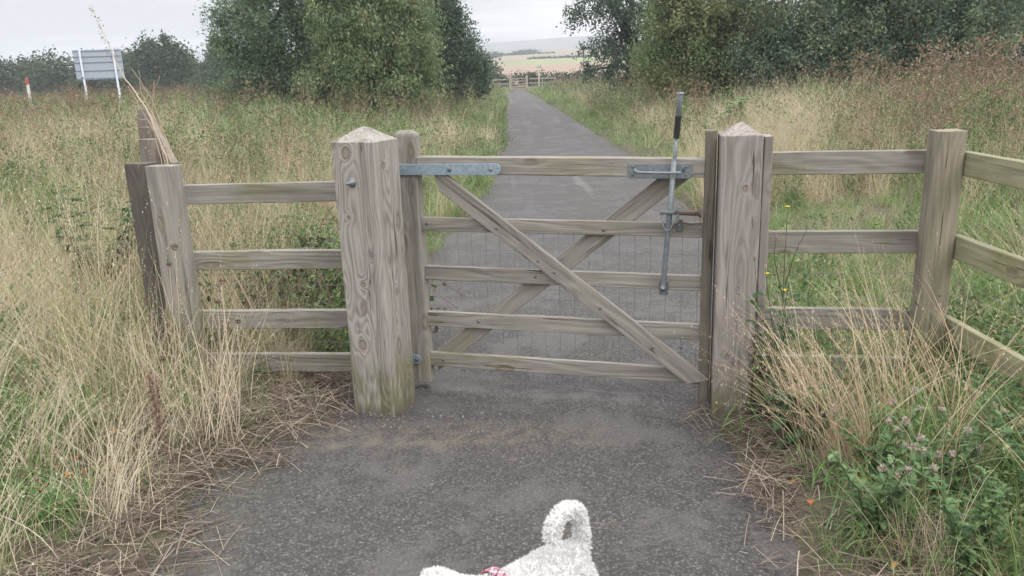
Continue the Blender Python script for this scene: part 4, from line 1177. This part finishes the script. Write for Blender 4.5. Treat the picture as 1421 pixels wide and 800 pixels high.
for i, (x, y, n, L0, L1, l) in enumerate([
        (1.62, 2.78, 90, .3, .55, 'broad arching green blades in front of the corner post'),
        (1.88, 2.52, 80, .3, .5, 'broad green blades near the lowest side rail'),
        (.99, 3.20, 26, .10, .22, 'small green and straw tuft at the foot of the latch post'),
        (1.80, 3.2, 30, .2, .4, 'green blades at the foot of the corner post'),
        (-2.05, 3.25, 120, .25, .50, 'bright green blades left of the dark post foot'),
        (-2.35, 2.75, 120, .25, .45, 'bright green grass clump among pale stalks at the left border'),
        (-1.72, 2.68, 90, .15, .32, 'small green grass clump beside the litter strip in the left foreground'),
        (-1.95, 2.35, 90, .18, .36, 'green grass clump in the bottom left corner'),
        (1.30, 2.42, 60, .15, .34, 'green grass clump between the pink-headed thistle and the path'),
        (1.16, 2.75, 50, .12, .26, 'low green grass clump at the path edge below the golden stalks'),
        (1.52, 1.95, 60, .25, .45, 'green blades at the lower right edge of the path')]):
    clump('green_grass_clump', x, y, l, 'grass clump', n, (L0, L1), M_BLADE, .009, (.6, 2.0), (.15, .8), .10, None, 60+i, False, ggp)
# left foreground clumps
lgp = 'long dry grass clumps in the left foreground'
M_PALE = leafmat('pale_stalks', [(.52, .45, .33), (.60, .53, .40), (.44, .36, .25), (.56, .50, .38)], 0, .2)
for i, (x, y, n, L0, L1, bi, l) in enumerate([
        (-1.62, 2.95, 110, .30, .55, 1.3, 'fine pale grass clump beside the litter at the path edge, below the left fence'),
        (-2.10, 2.55, 70, .35, .65, 1.0, 'pale grass clump fanning up from the lower left edge'),
        (-2.30, 3.10, 70, .40, .75, 1.2, 'loose pale stalks in the left foreground below the dark post'),
        (-1.42, 3.62, 80, .35, .65, 1.6, 'golden stalks in front of the lowest left rail'),
        (-1.70, 3.55, 60, .35, .65, 2.2, 'dry stalks wrapped round the foot of the left fence post'),
        (-2.60, 3.6, 90, .5, .85, .9, 'tall pale stalks left of the dark post'),
        (-1.53, 2.62, 110, .22, .42, 1.6, 'short fine pale grass fringing the litter at the left edge of the path'),
        (-1.78, 2.28, 110, .25, .50, 1.2, 'pale grass fan at the bottom left, next to the litter strip'),
        (-1.40, 3.28, 90, .25, .45, 1.8, 'short dry grass between the litter strip and the lowest left rail'),
        (-1.98, 2.92, 110, .35, .60, 1.0, 'thick fine pale grass tussock in the middle of the left foreground'),
        (-3.1, 4.4, 90, .5, .95, .7, 'tall pinkish-straw stalks at the left border')]):
    clump('dry_grass_clump', x, y, l, 'grass clump', n, (L0, L1), M_PALE, .0036, (.3, 1.3), (.05, .6), .16, bi, 80+i, True, lgp)

# dark leafy weed at the latch post and the yellow-flowered plant
def leafy(name, x, y, h, label, mat, nst=4, leaf=.07, seed=3, sp=.08, teeth=1, dens=4):
    random.seed(seed); z = hz(x, y); t = thing(name, (x, y, z), 0, label, 'plant'); st = MB(); lf = MB()
    for q in range(nst):
        a = random.uniform(0, 2*PI); hh = h*random.uniform(.55, 1); e = Vector((math.cos(a)*sp, math.sin(a)*sp, hh)); pts = wig([(0, 0, 0), e*.5, e], 9, .015, q+seed*3)
        st.tube(pts, list(np.linspace(.004, .002, 10)), 5)
        for k in range(1, 10):
            for w in range(dens):
                aa = random.uniform(0, 2*PI); L = leaf*random.uniform(.6, 1.3)*(1.2-.5*k/9); herb_leaf(lf, pts[k], (math.cos(aa), math.sin(aa), random.uniform(-.1, .7)), L, L*.5, teeth)
    st.build('stem', mat, t, True); lf.build('leaves', mat, t); return t
leafy('leafy_weed', 1.135, 3.33, .62, 'dark green leafy weed climbing the right side of the latch post', M_NETTLE, 5, .085, 4)
leafy('leafy_weed', 1.17, 3.02, .30, 'low dark leafy weed at the path edge below the latch post', M_NETTLE, 5, .10, 9)
leafy('leafy_weed', -2.9, 5.5, .75, 'dark green thistly weed with brown tops in the left field', M_NETTLE, 9, .13, 12, .32, 1, 5)
leafy('leafy_weed', -2.45, 3.25, .42, 'bright green nettle-like patch left of the dark post', M_BLADE, 8, .10, 15, .20, 0, 4)
leafy('leafy_weed', 4.2, 15.2, .85, 'green dock plant beside the right edge of the far path', M_THISTLE, 5, .28, 18, .22, 0, 4)
o_ = Vector((1.12, 3.20, 0)); o_.z = hz(o_.x, o_.y)
t = thing('yellow_flower_plant', o_, 0, 'spindly dark-stemmed weed with a yellow flower in front of the right fence', 'plant')
b_ = MB(); tips = []
for q, pts in enumerate(([(1085, 470), (1088, 380), (1093, 288)], [(1075, 470), (1066, 410), (1062, 372)], [(1088, 400), (1104, 350), (1120, 318)], [(1088, 420), (1074, 360), (1077, 330)], [(1078, 480), (1052, 430), (1047, 362)])):
    P = [at(a, c, 3.20) for a, c in pts]; base = [o_] if q in (0, 1, 4) else []
    b_.tube([rel(p, o_) for p in wig(base+P, 12, .006, q)], list(np.linspace(.0026, .0012, 13)), 4); tips.append(rel(P[-1], o_))
b_.build('stem', plain('dark_green_stem', (.06, .075, .04)), t, True)
fl = MB()
for e in (tips[0], tips[0]+Vector((.006, -.004, -.35)), tips[4]*1.0+Vector((.055, 0, -.06))):
    for k in range(14):
        a = k/14*2*PI; herb_leaf(fl, e, (math.cos(a), math.sin(a), .5), .013, .006, 0, .1)
fl.build('flower', M_YELLOW, t)
bd = MB()
for e in tips[1:]: bd.tube([e, e+Vector((0, 0, .014))], [.005, .007], 7)
bd.build('bud', M_HEADB, t)
lf = MB()
for k in range(26):
    p = Vector((random.uniform(-.04, .05), 0, random.uniform(.1, .6))); a = random.uniform(0, 2*PI); herb_leaf(lf, p, (math.cos(a), math.sin(a), .4), random.uniform(.03, .07), .018, 1)
lf.build('leaves', M_NETTLE, t)

# bramble patch behind the left panel
P, c = crown_points([(-.35, 0, .18, .40, .3, .24), (.2, .05, .20, .36, .3, .26), (-.1, .4, .3, .5, .3, .30)], 90, 22, .05, 1.05, .03)
t = thing('bramble_bush', (-1.02, 4.72, hz(-1.02, 4.72)), 0, 'low dark bramble behind the left fence panel', 'shrub')
V, Fc = diamonds(P, .042, .7, .1); link('leaves', arr_mesh('leaves', V, Fc), M_BRAMBLE, t)
b_ = MB()
for q in range(12):
    a = random.uniform(0, 2*PI); L = random.uniform(.4, .75); b_.tube(wig([(0, 0, 0), (math.cos(a)*L*.4, math.sin(a)*L*.3, .55), (math.cos(a)*L, math.sin(a)*L*.6, .2)], 10, .03, q), .003, 4)
b_.build('stem', M_REDST, t, True)

# small marks on the path: pale pebbles in the foot of the post
b_ = MB()
for i in range(70):
    a = random.uniform(0, 2*PI); r = abs(random.gauss(.16, .13))+.05; x = -.55+math.cos(a)*r*1.3; y = 3.55+math.sin(a)*r*.8
    if abs(x+.626) < .1 and abs(y-3.69) < .1: continue
    s = random.uniform(.0015, .004); z = .006+.015
    if x < -.85: continue
    b_.tube([(x, y, z-s), (x, y, z-s*.2), (x, y, z+s*.5)], [s, s, s*.4], 5)
o = b_.build('loose_pebbles', plain('pale_stone', (.26, .25, .23), .9, .4, 50)); tag(o, 'loose pale pebbles scattered round the foot of the hinge post', 'pebbles', kind='stuff')

# ------------------------------------------------------------------ dog
def make_dog():
    hd = Vector((-.84, -.54, 0)).normalized()
    org = Vector((.137, 1.925, pathz(1.9)*1.0+.005))
    D = thing('dog', org, math.atan2(hd.y, hd.x), 'small fluffy white dog with a curled tail and pink checked harness on the path', 'dog')
    # local: +x forward, y left, z up
    J = {}
    verts = []; edges = []; rad = []
    def v(p, r, par=None):
        verts.append(p); rad.append(r); i = len(verts)-1
        if par is not None: edges.append((par, i))
        return i
    pel = v((-.012, 0, .245), .108)
    b1 = v((.10, 0, .250), .080, pel); b2 = v((.20, 0, .245), .080, b1); ch = v((.29, 0, .240), .084, b2)
    nk = v((.355, 0, .300), .054, ch); hd0 = v((.410, 0, .362), .060, nk); mz = v((.470, 0, .342), .034, hd0); nsn = v((.505, 0, .335), .024, mz)
    for sy in (-1, 1):
        # hind leg: thigh, knee forward, hock back, paw
        a = v((-.01, sy*.055, .20), .052, pel); k = v((.035, sy*.062, .135), .034, a); h = v((-.035, sy*.062, .075), .019, k); f_ = v((-.018, sy*.062, .020), .019, h); v((.012, sy*.062, .016), .018, f_)
        a = v((.285, sy*.052, .175), .040, ch); k = v((.268, sy*.056, .115), .023, a); h = v((.285, sy*.056, .055), .018, k); f_ = v((.288, sy*.056, .018), .019, h); v((.312, sy*.056, .015), .018, f_)
        e = v((.400, sy*.058, .372), .022, hd0); v((.393, sy*.078, .327), .018, e)
    # tail curled up over the back, to one side
    tb = v((-.022, 0, .312), .028, pel); cur = tb
    cx, cz, R_ = .030, .402, .056
    cur = v((-.042, 0, .342), .019, cur)
    for q_, an in enumerate((190, 160, 130, 100, 70, 40, 10, -20)):
        rr_ = R_*(1.12-.03*q_); A_ = math.radians(an)
        cur = v((cx+rr_*math.cos(A_), .004*q_, cz+rr_*math.sin(A_)), .0160+.0006*q_, cur)
    me = bpy.data.meshes.new('body'); me.from_pydata([tuple(p) for p in verts], edges, []); me.update()
    tmp = bpy.data.objects.new('body', me); COL.objects.link(tmp)
    sk = tmp.modifiers.new('skin', 'SKIN'); sk.use_smooth_shade = True
    for i, sv in enumerate(me.skin_vertices[0].data): sv.radius = (rad[i], rad[i]); sv.use_root = (i == 0)
    sb_ = tmp.modifiers.new('sub', 'SUBSURF'); sb_.levels = 2; sb_.render_levels = 2
    bpy.context.view_layer.update()
    dg = bpy.context.evaluated_depsgraph_get()
    me2 = bpy.data.meshes.new_from_object(tmp.evaluated_get(dg)); me2.name = 'body'
    bpy.data.objects.remove(tmp)
    FUR = leafmat('white_fur', [(.79, .785, .78), (.83, .825, .82), (.73, .725, .72), (.80, .795, .79)], 0, .25, .9)
    SK = plain('white_coat', (.68, .67, .66), .9, .06, 60)
    me2.materials.clear(); me2.materials.append(SK)
    body = link('body', me2, None, D)
    # fur curls on the surface
    me2.calc_loop_triangles()
    co = np.empty(len(me2.vertices)*3); me2.vertices.foreach_get('co', co); co = co.reshape(-1, 3)
    tri = np.empty(len(me2.loop_triangles)*3, dtype=np.int32); me2.loop_triangles.foreach_get('vertices', tri); tri = tri.reshape(-1, 3)
    A, B, Cc = co[tri[:, 0]], co[tri[:, 1]], co[tri[:, 2]]
    N = np.cross(B-A, Cc-A); ar = np.linalg.norm(N, axis=1); N = N/(ar[:, None]+1e-12)
    n = 60000; k = rng.choice(len(tri), n, p=ar/ar.sum()); u = rng.uniform(size=(n, 1)); w = rng.uniform(size=(n, 1)); sw = (u+w) > 1; u = np.where(sw, 1-u, u); w = np.where(sw, 1-w, w)
    P = A[k]+(B[k]-A[k])*u+(Cc[k]-A[k])*w; Nn = N[k]
    # curly clump offsets: direction field from coherent noise
    q = np.array([(mnoise.noise_vector(Vector(p)*130)) for p in P]); 
    d = Nn*.9+q*.95+rng.normal(size=(n, 3))*.18; d /= np.linalg.norm(d, axis=1, keepdims=True)
    tail = P[:, 2] > .33
    L = np.where(tail, .011, .011)*rng.uniform(.6, 1.3, n)
    s = np.cross(d, rand_unit(n)); s /= np.linalg.norm(s, axis=1, keepdims=True)+1e-9
    wd = .0010
    mid = P+d*L[:, None]*.55; d2 = d+q*.8-Nn*.2; d2 /= np.linalg.norm(d2, axis=1, keepdims=True); tip = mid+d2*L[:, None]*.5
    P0 = P-Nn*.002
    V = np.stack([P0-s*wd, P0+s*wd, mid-s*wd, mid+s*wd, tip-s*wd*.3, tip+s*wd*.3], 1).reshape(-1, 3)
    base = np.arange(n)[:, None]*6
    Fc = np.concatenate([base+np.array([0, 1, 3, 2]), base+np.array([2, 3, 5, 4])])
    link('fur', arr_mesh('fur', V, Fc), FUR, body)
    # face
    ns = MB(); ns.tube([(.527, 0, .345), (.535, 0, .344), (.541, 0, .341)], [.008, .010, .004], 8); ns.build('nose', RUBBER, D, True)
    for sy in (-1, 1):
        e = MB(); e.tube([(.447, sy*.040, .379), (.455, sy*.044, .380), (.460, sy*.045, .380)], [.008, .007, .003], 8); e.build('eye', RUBBER, D, True)
    # harness strap round the chest
    m_, nt, b = newmat('pink_check_webbing'); g = G(nt); tc = g.n('ShaderNodeTexCoord').outputs['Object']
    ck = g.n('ShaderNodeTexChecker'); ck.inputs['Scale'].default_value = 75; nt.links.new(tc, ck.inputs['Vector'])
    ck2 = g.n('ShaderNodeTexChecker'); ck2.inputs['Scale'].default_value = 150; nt.links.new(tc, ck2.inputs['Vector'])
    c = g.mix(ck.outputs['Fac'], (.62, .20, .26), g.mix(ck2.outputs['Fac'], (.65, .6, .6), (.03, .03, .035)))
    nt.links.new(c, b.inputs['Base Color']); b.inputs['Roughness'].default_value = .8
    V = []; ns_ = 40
    for i in range(ns_):
        a = 2*PI*i/ns_
        for (dx, rr) in ((-.014, .0), (-.013, .003), (.013, .003), (.014, .0)):
            V.append((.232+dx, math.cos(a)*(.094+rr), .243+math.sin(a)*(.097+rr)))
    Fc = []
    for i in range(ns_):
        j = (i+1) % ns_
        for q_ in range(3): Fc.append((i*4+q_, i*4+q_+1, j*4+q_+1, j*4+q_))
    link('harness', arr_mesh('harness', V, Fc, True), m_, D)
make_dog()

# ------------------------------------------------------------------ haze
hb_ = MB(); hb_.box(-1200, 1200, -60, 1610, -3, 72)
m_ = bpy.data.materials.new('haze'); m_.use_nodes = True; nt = m_.node_tree
for nd in list(nt.nodes):
    if nd.type != 'OUTPUT_MATERIAL': nt.nodes.remove(nd)
pvn = nt.nodes.new('ShaderNodeVolumePrincipled'); pvn.inputs['Color'].default_value = (.84, .88, .95, 1); pvn.inputs['Density'].default_value = .0009
nt.links.new(pvn.outputs[0], nt.nodes['Material Output'].inputs['Volume'])
o = hb_.build('haze', m_); tag(o, 'thin pale haze over the whole landscape', 'haze', kind='stuff')

# ------------------------------------------------------------------ sky and light
SUN_EL, SUN_AZ = math.radians(50), math.radians(135)   # azimuth from +Y towards +X
world = bpy.data.worlds.new("World"); scene.world = world; world.use_nodes = True
nt = world.node_tree; g = G(nt); bg = nt.nodes['Background']
sky = g.n('ShaderNodeTexSky'); sky.sky_type = 'NISHITA'; sky.sun_disc = False; sky.sun_elevation = SUN_EL; sky.sun_rotation = SUN_AZ
sky.air_density = 1.2; sky.dust_density = 3.0
tc = g.n('ShaderNodeTexCoord').outputs['Generated']
sp = g.n('ShaderNodeSeparateXYZ'); nt.links.new(tc, sp.inputs[0])
zc = g.math('MAXIMUM', sp.outputs[2], 0.0)
inv = g.math('DIVIDE', 1.0, g.math('ADD', zc, .12))
cv = g.n('ShaderNodeCombineXYZ'); nt.links.new(g.math('MULTIPLY', sp.outputs[0], inv), cv.inputs[0]); nt.links.new(g.math('MULTIPLY', sp.outputs[1], inv), cv.inputs[1])
n1 = g.noise(g.vadd(g.vscale(tc, (2.1, 1.6, 17)), (3.1, 0, .4)), 1.0, 5, .5, .5)
n2 = g.noise(g.vscale(cv.outputs[0], (.8, 2.6, 1)), 1.3, 5, .55)
cl_ = g.smooth(g.math('ADD', g.math('MULTIPLY', n1, .8), g.math('MULTIPLY', n2, .2)), .40, .60)
ccol = g.mix(cl_, (3.5, 3.52, 3.68), (6.6, 6.45, 6.35))
grad = g.math('ADD', 1.0, g.math('MULTIPLY', g.smooth(zc, .16, .85), 1.75))
gl = g.n('ShaderNodeMix'); gl.data_type = 'RGBA'; gl.blend_type = 'MULTIPLY'; gl.inputs[0].default_value = 1
nt.links.new(ccol, gl.inputs[6])
cg = g.n('ShaderNodeCombineXYZ'); [nt.links.new(grad, cg.inputs[i]) for i in range(3)]
nt.links.new(cg.outputs[0], gl.inputs[7])
col = g.mix(.93, sky.outputs[0], gl.outputs[2])
nt.links.new(col, bg.inputs[0]); bg.inputs[1].default_value = .1
sd = bpy.data.lights.new('sun', 'SUN'); sd.energy = .7; sd.angle = math.radians(25); sd.color = (1, .96, .90)
so = bpy.data.objects.new('sun', sd); COL.objects.link(so)
dirv = Vector((math.sin(SUN_AZ)*math.cos(SUN_EL), math.cos(SUN_AZ)*math.cos(SUN_EL), math.sin(SUN_EL)))
so.rotation_euler = dirv.to_track_quat('Z', 'Y').to_euler()

scene.view_settings.view_transform = 'Standard'; scene.view_settings.look = 'None'
scene.view_settings.exposure = 1.15
scene.cycles.max_bounces = 6; scene.cycles.diffuse_bounces = 3; scene.cycles.transmission_bounces = 3; scene.cycles.volume_bounces = 0; scene.view_settings.gamma = 1; scene.view_settings.use_curve_mapping = False
scene.render.resolution_x = 1024; scene.render.resolution_y = 576
